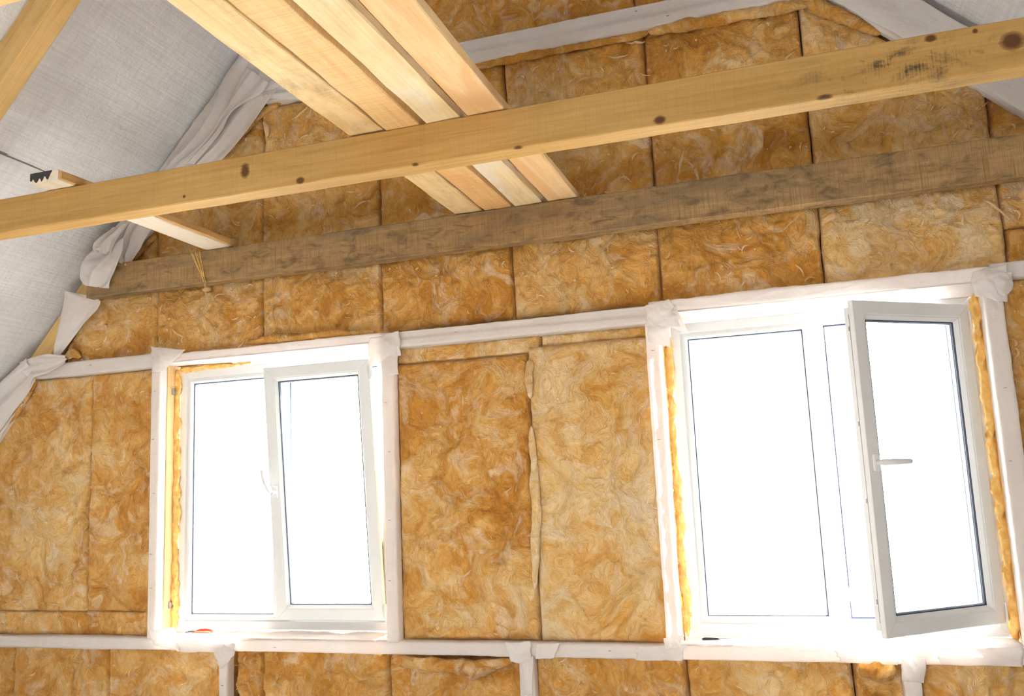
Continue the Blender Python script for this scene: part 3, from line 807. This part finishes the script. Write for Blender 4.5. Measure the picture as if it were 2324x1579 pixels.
st5 = wrapped('wall_stud', 'film wrapped stud right of the right window', (.800, YF - .002, .90), (.800, YF - .002, 2.35), .074, .075, 21, .005, 'stud', staples=[(.7, 0), (.5, .2)])
ls1 = wrapped('lower_stud', 'film wrapped stud below the left window sill', (-2.866, YF, .02), (-2.866, YF, .846), .052, .06, 23, .003, 'stud', staples=[(.8, 0)])
ls2 = wrapped('lower_stud', 'film wrapped stud below the middle panels', (-1.259, YF, .02), (-1.259, YF, .846), .068, .06, 25, .004, 'stud', staples=[(.82, 0)])
ls3 = wrapped('lower_stud', 'film wrapped stud below the right window sill', (.345, YF, .02), (.345, YF, .846), .068, .06, 27, .005, 'stud')
collar = wrapped('collar_plate', 'film wrapped horizontal plate high up near the roof peak', (-2.62, YF, 3.799), (.32, YF, 3.799), .122, .08, 29, .004, 'plate', lap=0.012, staples=[(.75, -.2), (.7, .25), (.9, .3)])
def off_line(fz, x0, x1, off, y): return (x0, y, float(fz(x0)) + off), (x1, y, float(fz(x1)) + off)
a, b_ = off_line(zl, -3.55, -2.35, -0.20, YF + 0.01)
rl = wrapped('wrapped_rafter', 'film wrapped rafter at the gable on the upper left slope', a, b_, .165, .040, 31, .012, 'rafter', lap=0.02)
a, b_ = off_line(zl, -4.75, -4.29, -0.19, YF + 0.005)
rl2 = wrapped('wrapped_rafter', 'film wrapped rafter at the left picture edge below the plate end', a, b_, .13, .040, 33, .010, 'rafter')
a, b_ = off_line(zr, 0.10, 2.2, -0.165, YF + 0.01)
rr = wrapped('wrapped_rafter', 'film wrapped rafter along the right roof slope', a, b_, .16, .040, 35, .008, 'rafter', lap=0.015)

# ---- loose film pieces: crumpled sheets
def crumple(name, parent, quad, amp=0.012, bulge=0.02, seed=0, n=26, rag=0.05, freq=9, mat=None, label=None):
    """quad = 4 corners (TL,TR,BR,BL) as (px,py,Y) marking the real place of the sheet on the wall."""
    q = [P(*c) for c in quad]
    u, v = np.meshgrid(np.linspace(0, 1, n), np.linspace(0, 1, n))
    ru = u + rag * fbm(v * 4, u * 2, seed + 40, 2) * (np.abs(2 * u - 1) ** 3); rv = v + rag * fbm(u * 4, v * 2, seed + 41, 2) * (np.abs(2 * v - 1) ** 3)
    w = ((1 - ru) * (1 - rv))[..., None] * q[0] + (ru * (1 - rv))[..., None] * q[1] + (ru * rv)[..., None] * q[2] + ((1 - ru) * rv)[..., None] * q[3]
    nrm = np.cross(q[1] - q[0], q[3] - q[0]); nrm /= np.linalg.norm(nrm)
    if nrm[1] > 0: nrm = -nrm
    X = w[..., 0] * freq; Z = w[..., 2] * freq
    h = amp * (ridged(X + 0.6 * Z, Z * 0.7 - X * .3, seed, 3) - 0.2) + bulge * np.sin(np.pi * u) * np.sin(np.pi * v) + amp * 0.4 * fbm(X * 3, Z * 3, seed + 2, 2)
    w = w + h[..., None] * nrm
    sd = np.cross(nrm, np.array([0, 0, 1.0]))
    w = w + (amp * 0.8 * fbm(X * 1.3 + 7, Z * 1.3, seed + 6, 2))[..., None] * sd
    org = w.reshape(-1, 3).mean(0)
    o = mesh(name, w.reshape(-1, 3) - org, grid_faces(n, n), mat or FLAP, None, True)
    s_ = o.modifiers.new('thickness', 'SOLIDIFY'); s_.thickness = 0.0006
    o.parent = parent
    o.location = tuple(org - np.array(parent.location))
    if label: o['label'] = label
    return o
F_ = 'film_flap'
crumple(F_, pl_l, [(342, 786, 3.93), (422, 793, 3.93), (378, 836, 3.935), (346, 848, 3.93)], .014, .02, 1)
crumple(F_, pl_l, [(338, 812, 3.935), (372, 800, 3.92), (372, 822, 3.92), (350, 846, 3.93)], .012, .012, 2)
crumple(F_, pl_m, [(838, 768, 3.925), (905, 752, 3.925), (907, 806, 3.93), (836, 832, 3.945)], .012, .025, 3)
crumple(F_, pl_m, [(862, 780, 3.935), (902, 776, 3.93), (904, 850, 3.935), (868, 850, 3.94)], .006, .008, 4)
crumple(F_, pl_m, [(1462, 692, 3.925), (1522, 680, 3.925), (1548, 740, 3.92), (1468, 752, 3.92)], .014, .02, 5)
crumple(F_, st4, [(1470, 735, 3.92), (1522, 720, 3.915), (1520, 790, 3.935), (1474, 775, 3.93)], .012, .012, 6)
crumple(F_, lin2, [(1520, 705, 3.92), (1530, 690, 3.92), (1568, 758, 3.925), (1516, 740, 3.92)], .008, .01, 7)
crumple(F_, lin2, [(2203, 616, 3.925), (2284, 600, 3.925), (2290, 684, 3.925), (2212, 672, 3.93)], .014, .018, 8)
crumple(F_, pl_r, [(2240, 615, 3.92), (2296, 618, 3.92), (2300, 655, 3.925), (2270, 690, 3.925)], .012, .015, 9)
crumple(F_, sill, [(337, 1430, 3.93), (394, 1424, 3.94), (408, 1478, 3.93), (350, 1464, 3.93)], .012, .016, 10)
crumple(F_, sill, [(394, 1436, 3.935), (530, 1440, 3.935), (533, 1482, 3.935), (404, 1478, 3.935)], .009, .006, 11)
crumple(F_, ls1, [(482, 1462, 3.93), (534, 1462, 3.93), (530, 1488, 3.93), (496, 1520, 3.935)], .010, .012, 12)
crumple(F_, ls2, [(1142, 1457, 3.93), (1203, 1455, 3.93), (1208, 1508, 3.93), (1160, 1500, 3.93)], .012, .016, 13)
crumple(F_, ls2, [(1186, 1490, 3.93), (1210, 1490, 3.93), (1208, 1579, 3.935), (1190, 1579, 3.935)], .006, .006, 14)
crumple(F_, sill, [(1216, 1460, 3.934), (1270, 1460, 3.934), (1258, 1494, 3.934), (1216, 1494, 3.934)], .006, .004, 15)
crumple(F_, st4, [(1505, 1448, 3.93), (1552, 1440, 3.935), (1546, 1470, 3.93), (1512, 1474, 3.93)], .010, .010, 16)
crumple(F_, sill, [(1450, 1466, 3.934), (1560, 1464, 3.934), (1548, 1500, 3.934), (1440, 1498, 3.934)], .010, .008, 17)
crumple(F_, sill, [(1896, 1476, 3.93), (2045, 1472, 3.93), (2040, 1508, 3.93), (1912, 1502, 3.93)], .012, .010, 18)
crumple(F_, ls3, [(2044, 1494, 3.925), (2102, 1494, 3.925), (2096, 1550, 3.93), (2050, 1545, 3.93)], .010, .012, 19)
crumple(F_, sill, [(2120, 1474, 3.93), (2324, 1468, 3.93), (2324, 1512, 3.93), (2140, 1508, 3.93)], .010, .008, 20)
# left slope drapes: sheets with long soft folds running down the slope
def drape(name, parent, rows, folds=3.0, amp=0.018, seed=0, nu=34, nv=44, mat=None, label=None, tw=0.5):
    """rows = [(left(px,py,Y), right(px,py,Y)), ...] from top to bottom; folds run along the rows' sequence."""
    Lp = np.array([P(*r[0]) for r in rows]); Rp = np.array([P(*r[1]) for r in rows])
    m = len(rows); tt = np.linspace(0, m - 1, nv)
    def cr(A):
        out = []
        for t in tt:
            i = min(int(t), m - 2); f = t - i
            p0, p1, p2, p3 = A[max(i - 1, 0)], A[i], A[i + 1], A[min(i + 2, m - 1)]
            out.append(0.5 * ((2 * p1) + (-p0 + p2) * f + (2 * p0 - 5 * p1 + 4 * p2 - p3) * f * f + (-p0 + 3 * p1 - 3 * p2 + p3) * f ** 3))
        return np.array(out)
    L, R = cr(Lp), cr(Rp)
    u = np.linspace(0, 1, nu)[None, :]; v = np.linspace(0, 1, nv)[:, None]
    w = L[:, None, :] * (1 - u[..., None]) + R[:, None, :] * u[..., None]
    ph = u * folds * 6.283 + tw * 6.283 * fbm(v * 2.0 + 0 * u, u * 1.2, seed, 2)
    h = amp * (0.55 * np.sin(ph) + 0.7 * (ridged(u * folds * 1.3 + v * 0.8, v * 1.6 + u, seed + 3, 2) - 0.3) + 0.12 * fbm(u * 14, v * 14, seed + 5, 2))
    h = h * (0.5 + 0.5 * np.sin(np.pi * np.clip(u, 0.02, 0.98)))
    w = w + h[..., None] * np.array([0.25, -1.0, -0.15])
    org = w.reshape(-1, 3).mean(0)
    o = mesh(name, w.reshape(-1, 3) - org, grid_faces(nu, nv), mat or FLAP, None, True)
    o.modifiers.new('thickness', 'SOLIDIFY').thickness = 0.0006
    o.parent = parent; o.location = tuple(org - np.array(parent.location))
    if label: o['label'] = label
    return o
drape(F_, rl, [((550, 118, 3.95), (660, 150, 3.94)), ((505, 180, 3.935), (628, 205, 3.925)), ((480, 250, 3.92), (600, 240, 3.93)), ((432, 318, 3.925), (545, 318, 3.945)), ((375, 378, 3.93), (500, 368, 3.955)), ((320, 470, 3.93), (430, 430, 3.95))], 2.0, .022, 1, label='white film draped down the upper left rafter')
drape(F_, rl, [((600, 190, 3.925), (592, 226, 3.94)), ((630, 178, 3.915), (628, 224, 3.93)), ((670, 176, 3.92), (672, 226, 3.93)), ((720, 172, 3.93), (722, 216, 3.94))], 1.5, .014, 2, 20, 30)
drape(F_, rl, [((560, 150, 3.92), (610, 188, 3.91)), ((530, 205, 3.905), (590, 212, 3.905)), ((500, 262, 3.90), (530, 250, 3.905)), ((455, 330, 3.91), (500, 300, 3.92)), ((400, 372, 3.925), (440, 372, 3.93))], 1.6, .02, 3, 24, 40)
# crumpled gather above the weathered joist and the bag of film hanging over its end
drape(F_, rl, [((305, 470, 3.90), (390, 470, 3.945)), ((262, 515, 3.87), (345, 520, 3.93)), ((250, 560, 3.85), (312, 570, 3.90)), ((262, 590, 3.84), (290, 605, 3.86))], 2.6, .026, 4, 34, 40, tw=0.9)
drape(F_, rl, [((214, 566, 3.865), (282, 540, 3.83)), ((190, 590, 3.845), (278, 570, 3.80)), ((178, 625, 3.845), (262, 610, 3.80)), ((192, 648, 3.85), (246, 655, 3.83))], 1.4, .026, 5, 34, 34, label='white film bag hanging over the joist end', tw=0.7)
drape(F_, rl, [((250, 520, 3.86), (290, 505, 3.87)), ((216, 548, 3.855), (262, 548, 3.83)), ((212, 572, 3.86), (250, 578, 3.835))], 2.0, .022, 6, 24, 24)
drape(F_, rl2, [((146, 660, 3.90), (168, 664, 3.90)), ((142, 690, 3.915), (228, 684, 3.90)), ((133, 740, 3.93), (190, 736, 3.93)), ((124, 782, 3.94), (160, 775, 3.955)), ((122, 808, 3.95), (136, 806, 3.96))], 0.8, .012, 7, 28, 34, label='triangular film flap below the weathered joist')
drape(F_, rl2, [((150, 806, 3.935), (150, 822, 3.925)), ((110, 803, 3.925), (112, 845, 3.92)), ((72, 812, 3.92), (78, 858, 3.915)), ((44, 822, 3.925), (70, 880, 3.92))], 1.5, .016, 8, 26, 30)
drape(F_, rl2, [((60, 812, 3.915), (80, 862, 3.92)), ((20, 850, 3.92), (62, 895, 3.925)), ((-20, 890, 3.925), (30, 935, 3.935)), ((-60, 950, 3.93), (-5, 985, 3.94))], 1.8, .016, 9, 28, 34)
drape(F_, rr, [((1850, -22, 3.93), (1990, -60, 3.93)), ((1950, 34, 3.93), (2090, -2, 3.93)), ((2060, 92, 3.93), (2200, 62, 3.93)), ((2200, 182, 3.93), (2330, 120, 3.93)), ((2330, 262, 3.93), (2420, 190, 3.93))], 1.2, .012, 10, 34, 60)
# window film reveals: heads and sills
def sheet(name, parent, c00, c10, c11, c01, seed, amp=0.006, nu=70, nv=14, mat=None, up=(0, 0, 1)):
    c = [np.array(p, float) for p in (c00, c10, c11, c01)]
    u, v = np.meshgrid(np.linspace(0, 1, nu), np.linspace(0, 1, nv))
    w = ((1 - u) * (1 - v))[..., None] * c[0] + (u * (1 - v))[..., None] * c[1] + (u * v)[..., None] * c[2] + ((1 - u) * v)[..., None] * c[3]
    h = amp * ((ridged(u * 9 + v * 2, v * 2.2 - u * 2, seed, 3) - 0.3) + 0.5 * fbm(u * 5, v * 2, seed + 3, 2))
    w = w + (h * np.minimum(1, 6 * v))[..., None] * np.array(up)
    org = w.reshape(-1, 3).mean(0)
    o = mesh(name, w.reshape(-1, 3) - org, grid_faces(nu, nv), mat or FILM, None, True)
    o.modifiers.new('thickness', 'SOLIDIFY').thickness = 0.0008
    o.parent = parent; o.location = tuple(org - np.array(parent.location))
    return o
FW1, FW2 = (-3.264, -1.990), (-0.528, 0.745)
sheet('sill_film', sill, (-3.285, 3.955, .908), (-1.94, 3.955, .908), (-1.95, 4.098, .924), (-3.26, 4.098, .920), 1, .008)
sheet('sill_film', sill, (-.565, 3.955, .908), (.77, 3.955, .908), (.745, 4.098, .928), (-.53, 4.098, .920), 2, .008)
sheet('head_film', lin1, (-3.29, 3.952, 2.352), (-1.93, 3.952, 2.352), (-1.94, 4.098, 2.322), (-3.275, 4.06, 2.348), 3, .005)
sheet('head_film', lin2, (-.575, 3.952, 2.354), (.775, 3.952, 2.354), (.76, 4.098, 2.322), (-.56, 4.07, 2.340), 4, .005)

# ---- raw jambs and foam
JW = make_wood('jamb_wood', (0.80, 0.58, 0.32), (0.74, 0.50, 0.24), (0.60, 0.37, 0.15), 'Z')
timber('jamb_post', 'raw wooden jamb post behind the stud left of the left window', (-3.336, 4.01, .90), (-3.281, 4.128, 2.35), JW, 'post', axis=2)
timber('jamb_post', 'raw wooden jamb post hidden behind the stud right of the left window', (-1.950, 4.012, .90), (-1.893, 4.128, 2.35), JW, 'post', axis=2)
timber('jamb_post', 'raw wooden jamb post behind the stud right of the right window', (.768, 4.03, .90), (.835, 4.128, 2.35), JW, 'post', axis=2)
lumpy('foam_bead', 'lumpy orange foam bead left of the left window', [(-3.270, 4.086, .915, .020), (-3.272, 4.084, 1.3, .017), (-3.272, 4.084, 1.6, .018), (-3.272, 4.084, 2.0, .017), (-3.270, 4.084, 2.335, .020)], FOAM, 'foam', 41, 'foam beads around the windows', wob=.75, freq=1.5, step=.008)
lumpy('foam_bead', 'short orange foam wedge over the top left corner of the left window', [(-3.262, 4.088, 2.330, .016), (-3.1, 4.09, 2.334, .012), (-2.8, 4.094, 2.332, .007)], FOAM, 'foam', 42, 'foam beads around the windows', wob=.75, freq=1.5, step=.008)
lumpy('foam_bead', 'orange foam bead left of the right window', [(-.543, 4.086, .915, .022), (-.545, 4.086, 1.3, .016), (-.545, 4.086, 1.8, .016), (-.543, 4.086, 2.30, .014), (-.530, 4.088, 2.335, .016)], FOAM, 'foam', 43, 'foam beads around the windows', wob=.75, freq=1.5, step=.008)
lumpy('foam_bead', 'orange foam bead right of the right window', [(.757, 4.084, .915, .024), (.755, 4.084, 1.02, .024), (.756, 4.084, 1.10, .016), (.756, 4.084, 1.7, .018), (.756, 4.084, 2.2, .018), (.754, 4.084, 2.335, .022)], FOAM, 'foam', 44, 'foam beads around the windows', wob=.75, freq=1.5, step=.008)
lumpy('foam_bead', 'small foam blob at the lintel end above the open left sash', PP([(800, 797, 4.085, .006), (820, 793, 4.08, .011), (836, 790, 4.085, .008)]), FOAM, 'foam', 45, 'foam beads around the windows')

# ------------------------------------------------------------------ windows
def ring(mb, x0, x1, z0, z1, prof, gap=0.0004):
    """mitred rectangular ring; prof = [(u, y)] u = inset from the outer edge (closed profile)."""
    cor = [(x0, z0, 1, 1), (x1, z0, -1, 1), (x1, z1, -1, -1), (x0, z1, 1, -1)]
    K = len(prof)
    for i in range(4):
        a, b = cor[i], cor[(i + 1) % 4]
        d = np.array([b[0] - a[0], b[1] - a[1]]); d = d / np.linalg.norm(d) * gap
        V = []
        for c, s in ((a, 1), (b, -1)):
            for u, y in prof: V.append((c[0] + c[2] * u + s * d[0], y, c[1] + c[3] * u + s * d[1]))
        F = [(k, (k + 1) % K, K + (k + 1) % K, K + k) for k in range(K)] + [tuple(range(K))[::-1], tuple(range(K, 2 * K))]
        mb.add(V, F)
def rect_ring(u0, u1, y0, y1): return [(u0, y0), (u1, y0), (u1, y1), (u0, y1)]
def fixnormals(o):
    bm = bmesh.new(); bm.from_mesh(o.data); bmesh.ops.recalc_face_normals(bm, faces=bm.faces); bm.to_mesh(o.data); bm.free()
FZ0, FZ1 = 0.928, 2.324
def window(n, FX, label, sash_kind):
    root = empty('window_%d' % n, (FX[0], 4.17, FZ0))
    tag(root, label, kind='structure')
    O = np.array(root.location)
    def add(mb, name, mat, parent=root, smooth=False, fix=True):
        base = O if parent is root else O
        o = mesh(name, [np.array(v) - base for v in mb.V], mb.F, mat, parent, smooth)
        if fix: fixnormals(o)
        return o
    x0, x1 = FX
    yf, yb = 4.100, 4.172
    MX0 = x0 + 0.596; MX1 = x0 + 0.672     # mullion
    mb = MB()
    ring(mb, x0, x1, FZ0, FZ1, [(0, yf), (0.040, yf), (0.046, yf + 0.012), (0.062, yf + 0.012), (0.062, yb), (0, yb)])
    add(mb, 'frame', PVC)
    mb = MB(); mb.box((MX0, yf + 0.001, FZ0 + 0.0625), (MX1, yb, FZ1 - 0.0625), 0.003); add(mb, 'mullion', PVC)
    mb = MB()
    ring(mb, x0 + 0.060, MX0 + 0.002, FZ0 + 0.060, FZ1 - 0.060, [(0, yf + 0.004), (0.006, yf + 0.004), (0.015, yf + 0.022), (0.015, yf + 0.045), (0, yf + 0.045)])
    add(mb, 'glazing_bead', PVC)
    gx0, gx1, gz0, gz1 = x0 + 0.075, MX0 - 0.013, FZ0 + 0.075, FZ1 - 0.075
    mb = MB(); ring(mb, gx0 - 0.001, gx1 + 0.001, gz0 - 0.001, gz1 + 0.001, rect_ring(0, 0.004, yf + 0.021, yf + 0.027)); add(mb, 'gasket', GASKET)
    mb = MB(); ring(mb, gx0, gx1, gz0, gz1, rect_ring(0, 0.007, yf + 0.031, yf + 0.044)); add(mb, 'spacer_bar', SPACER)
    mb = MB(); mb.box((gx0 - 0.004, yf + 0.027, gz0 - 0.004), (gx1 + 0.004, yf + 0.048, gz1 + 0.004)); add(mb, 'fixed_pane', GLASS)
    # opening: dark seal round the empty rebate, striker plates
    ox0, ox1, oz0, oz1 = MX1, x1 - 0.062, FZ0 + 0.062, FZ1 - 0.062
    mb = MB(); ring(mb, ox0, ox1, oz0, oz1, [(0, yf + 0.050), (0.012, yf + 0.050), (0.012, yb), (0, yb)]); add(mb, 'rebate', PVC)
    mb = MB(); ring(mb, ox0 + 0.0, ox1, oz0, oz1, rect_ring(0.0, 0.006, yf + 0.044, yf + 0.0505)); add(mb, 'gasket', GASKET)
    for zz in (oz1 - 0.045, oz0 + 0.10):
        mb = MB(); mb.box((ox0 - 0.001, yf + 0.012, zz - 0.03), (ox0 + 0.004, yf + 0.03, zz + 0.03)); add(mb, 'striker_plate', STEEL)
    # sash, built flat in its own frame: origin at its lower left (W1) or hinge corner (W2)
    SW, SH, T = 0.612, 1.298, 0.070
    sash = empty('sash', (0, 0, 0)); sash.parent = root
    def sadd(mb, name, mat, smooth=False, fix=True):
        o = mesh(name, mb.V, mb.F, mat, sash, smooth)
        if fix: fixnormals(o)
        return o
    # local: x 0..SW, y 0 (room side) .. T, z 0..SH
    mb = MB()
    ring(mb, 0, SW, 0, SH, [(0.003, 0), (0.052, 0), (0.056, 0.003), (0.060, 0.003), (0.075, 0.020), (0.075, T), (0.020, T), (0.020, 0.022), (0, 0.022), (0, 0.003)])
    sadd(mb, 'sash_frame', PVC)
    mb = MB(); ring(mb, 0.074, SW - 0.074, 0.074, SH - 0.074, rect_ring(0, 0.004, 0.019, 0.026)); ring(mb, 0.074, SW - 0.074, 0.074, SH - 0.074, rect_ring(0, 0.004, 0.050, 0.056)); sadd(mb, 'gasket', GASKET)
    mb = MB(); ring(mb, 0.075, SW - 0.075, 0.075, SH - 0.075, rect_ring(0, 0.008, 0.030, 0.046)); sadd(mb, 'spacer_bar', SPACER)
    mb = MB(); mb.box((0.070, 0.026, 0.070), (SW - 0.070, 0.050, SH - 0.070)); sadd(mb, 'sash_pane', GLASS)
    mb = MB(); mb.box((0.018, 0.030, 0.05), (0.0205, 0.046, SH - 0.05)); 
    for zz in (0.12, 0.5, 0.8, 1.18): mb.box((0.010, 0.032, zz), (0.019, 0.044, zz + 0.018))
    sadd(mb, 'locking_rail', STEEL)
    mb = MB(); ring(mb, 0.004, SW - 0.004, 0.004, SH - 0.004, rect_ring(0, 0.006, 0.0222, 0.027)); sadd(mb, 'outer_gasket', GASKET)
    # handle
    hx, hz = 0.036, 0.655
    mb = MB(); mb.box((hx - 0.016, -0.011, hz - 0.034), (hx + 0.016, 0.001, hz + 0.034), 0.006)
    hd = sadd(mb, 'handle', PVC, False)
    mb = MB()
    mb.tube([(hx, -0.008, hz), (hx, -0.030, hz), (hx, -0.040, hz)], [0.011, 0.010, 0.0105], 14)
    lv = []
    for i in range(9):
        t = i / 8
        e = 0.118 * t
        y = -0.040 - 0.020 * math.sin(min(1, t * 1.4) * math.pi / 2)
        lv.append((hx + e, y, hz + 0.0) if sash_kind == 'turn' else (hx - 0.003 - 0.030 * math.sin(t * 1.57), y, hz + e))
    mb.tube(lv, [0.012, 0.0125, 0.012, 0.012, 0.0115, 0.011, 0.011, 0.0105, 0.009], 12)
    l_ = mesh('lever', mb.V, mb.F, PVC, hd, True)
    for zz in (0.045, SH - 0.065):
        mb = MB(); mb.tube([(SW + 0.007, 0.004, zz - 0.035), (SW + 0.007, 0.004, zz + 0.035)], 0.0075, 12); mb.box((SW - 0.008, 0.0, zz - 0.03), (SW + 0.004, 0.006, zz + 0.03))
        sadd(mb, 'hinge', PVC)
    return root, sash, O
w1, s1, O1 = window(1, FW1, 'white plastic window on the left with its sash tilted inward at the top', 'tilt')
a = math.radians(5.4)
s1.location = tuple(np.array([-2.632, 4.074, 0.980]) - O1)
s1.rotation_euler = (a, 0, 0)
w2, s2, O2 = window(2, FW2, 'white plastic window on the right with its sash swung open into the room', 'turn')
ang = math.radians(38.5)
hinge = np.array([0.725, 4.070, 0.986])
s2.rotation_euler = (0, 0, ang)
# hinge side is local x = SW: place so that it sits on the hinge point
s2.location = tuple(hinge - np.array([0.612 * math.cos(ang), 0.612 * math.sin(ang), 0]) - O2)
# tilt scissor stay of the left sash and restrictor of the right
mb = MB()
p0, p1 = np.array([-2.06, 4.10, 2.268]), np.array([-2.03, 3.99, 2.262])
mb.tube([tuple(p0 - O1), tuple(p1 - O1)], 0.006, 8); mb.build('scissor_stay', STEEL, w1)
mb = MB(); mb.box((-2.028 - O1[0], 4.085 - O1[1], 2.245 - O1[2]), (-2.005 - O1[0], 4.108 - O1[1], 2.268 - O1[2]), 0.003); mb.build('stay_bearing', PVC, w1)
mb = MB(); pA = P(1906, 1066, 4.14); pB = P(1968, 1066, 4.02); mb.tube([tuple(pA - O2), tuple(pB - O2)], 0.009, 8); mb.build('restrictor_arm', SPACER, w2)

# frame anchors (steel brackets) on the jamb of the left window
for (px, py) in ((388, 890), (386, 1372)):
    c = P(px, py, 4.07)
    mb = MB(); mb.box((-0.004, -0.012, -0.018), (0.004, 0.012, 0.018), 0.001); mb.tube([(0.003, 0, 0.006), (0.007, 0, 0.006)], 0.004, 8)
    o = mb.build('frame_anchor', STEEL); o.location = (-3.277, c[1] - 0.012, c[2])
    tag(o, 'small steel frame anchor at the top of the left window jamb' if py < 1000 else 'small steel frame anchor low on the left window jamb', 'bracket', 'steel frame anchors')

# ------------------------------------------------------------------ small things on the sills
pc = P(450, 1441, 3.985); px_, pz_ = pc[0], 0.922
pr = empty('pliers', (px_, 3.99, pz_)); tag(pr, 'pliers with red grips lying on the left window sill', 'tool')
mb = MB(); mb.tube([(-0.085, 0.0, 0.006), (-0.055, 0.004, 0.008), (-0.03, 0.004, 0.009)], [0.003, 0.008, 0.010], 10); mb.build('jaws', BLACK, pr, True)
for s_ in (-1, 1):
    mb = MB(); mb.tube([(-0.032, 0.004, 0.010), (-0.005, 0.004 + 0.014 * s_, 0.011 + 0.004 * s_), (0.03, 0.004 + 0.020 * s_, 0.011 + 0.005 * s_), (0.072, 0.004 + 0.012 * s_, 0.010 + 0.003 * s_)], [0.006, 0.0085, 0.009, 0.007], 10)
    mb.build('grip', RED, pr, True)
pc = P(1640, 1457, 3.985)
sd = empty('screwdriver', (pc[0], 3.985, 0.921)); tag(sd, 'slim dark screwdriver lying on the right window sill', 'tool'); sd.rotation_euler = (0, 0, 0.15)
mb = MB(); mb.tube([(-0.085, 0, 0.006), (-0.075, 0, 0.008), (-0.02, 0, 0.008), (-0.012, 0, 0.005)], [0.005, 0.008, 0.008, 0.005], 12); mb.build('grip', BLACK, sd, True)
mb = MB(); mb.tube([(-0.014, 0, 0.006), (0.07, 0, 0.004), (0.078, 0, 0.003)], [0.003, 0.003, 0.002], 8); mb.build('shaft', STEEL, sd, True)

# hanging fibre strands by the short board
root = P(440, 566, Y2 - 0.015)
ts = empty('fiber_strands', tuple(root)); tag(ts, 'tuft of yellow fibre strands hanging in front of the weathered joist', 'strands')
STRAW = plain('straw_fiber', (0.80, 0.52, 0.14), 0.6, 0.3, 0, 40, 0.2)
for i in range(8):
    t0 = P(428 + i * 3.6, 562 + (i % 3) * 4, Y2 - 0.012 - 0.002 * (i % 4)); t1 = P(447 + i * 1.6, 605, Y2 - 0.016 - 0.003 * (i % 3)); t2 = P(464 + (i % 4) * 1.2, 640 + (i % 3) * 6, Y2 - 0.014)
    mb = MB()
    pts = [tuple((1 - s) ** 2 * t0 + 2 * s * (1 - s) * t1 + s * s * t2 - root) for s in np.linspace(0, 1, 9)]
    mb.tube(pts, [0.0011] * 8 + [0.0006], 5); mb.build('strand', STRAW, ts, True)
lumpy('wool_tuft', 'tiny whitish wool tuft below the hanging strands', PP([(460, 660, 3.955, .008), (470, 656, 3.945, .016), (480, 658, 3.955, .008)]), FIBER, 'insulation', 51)
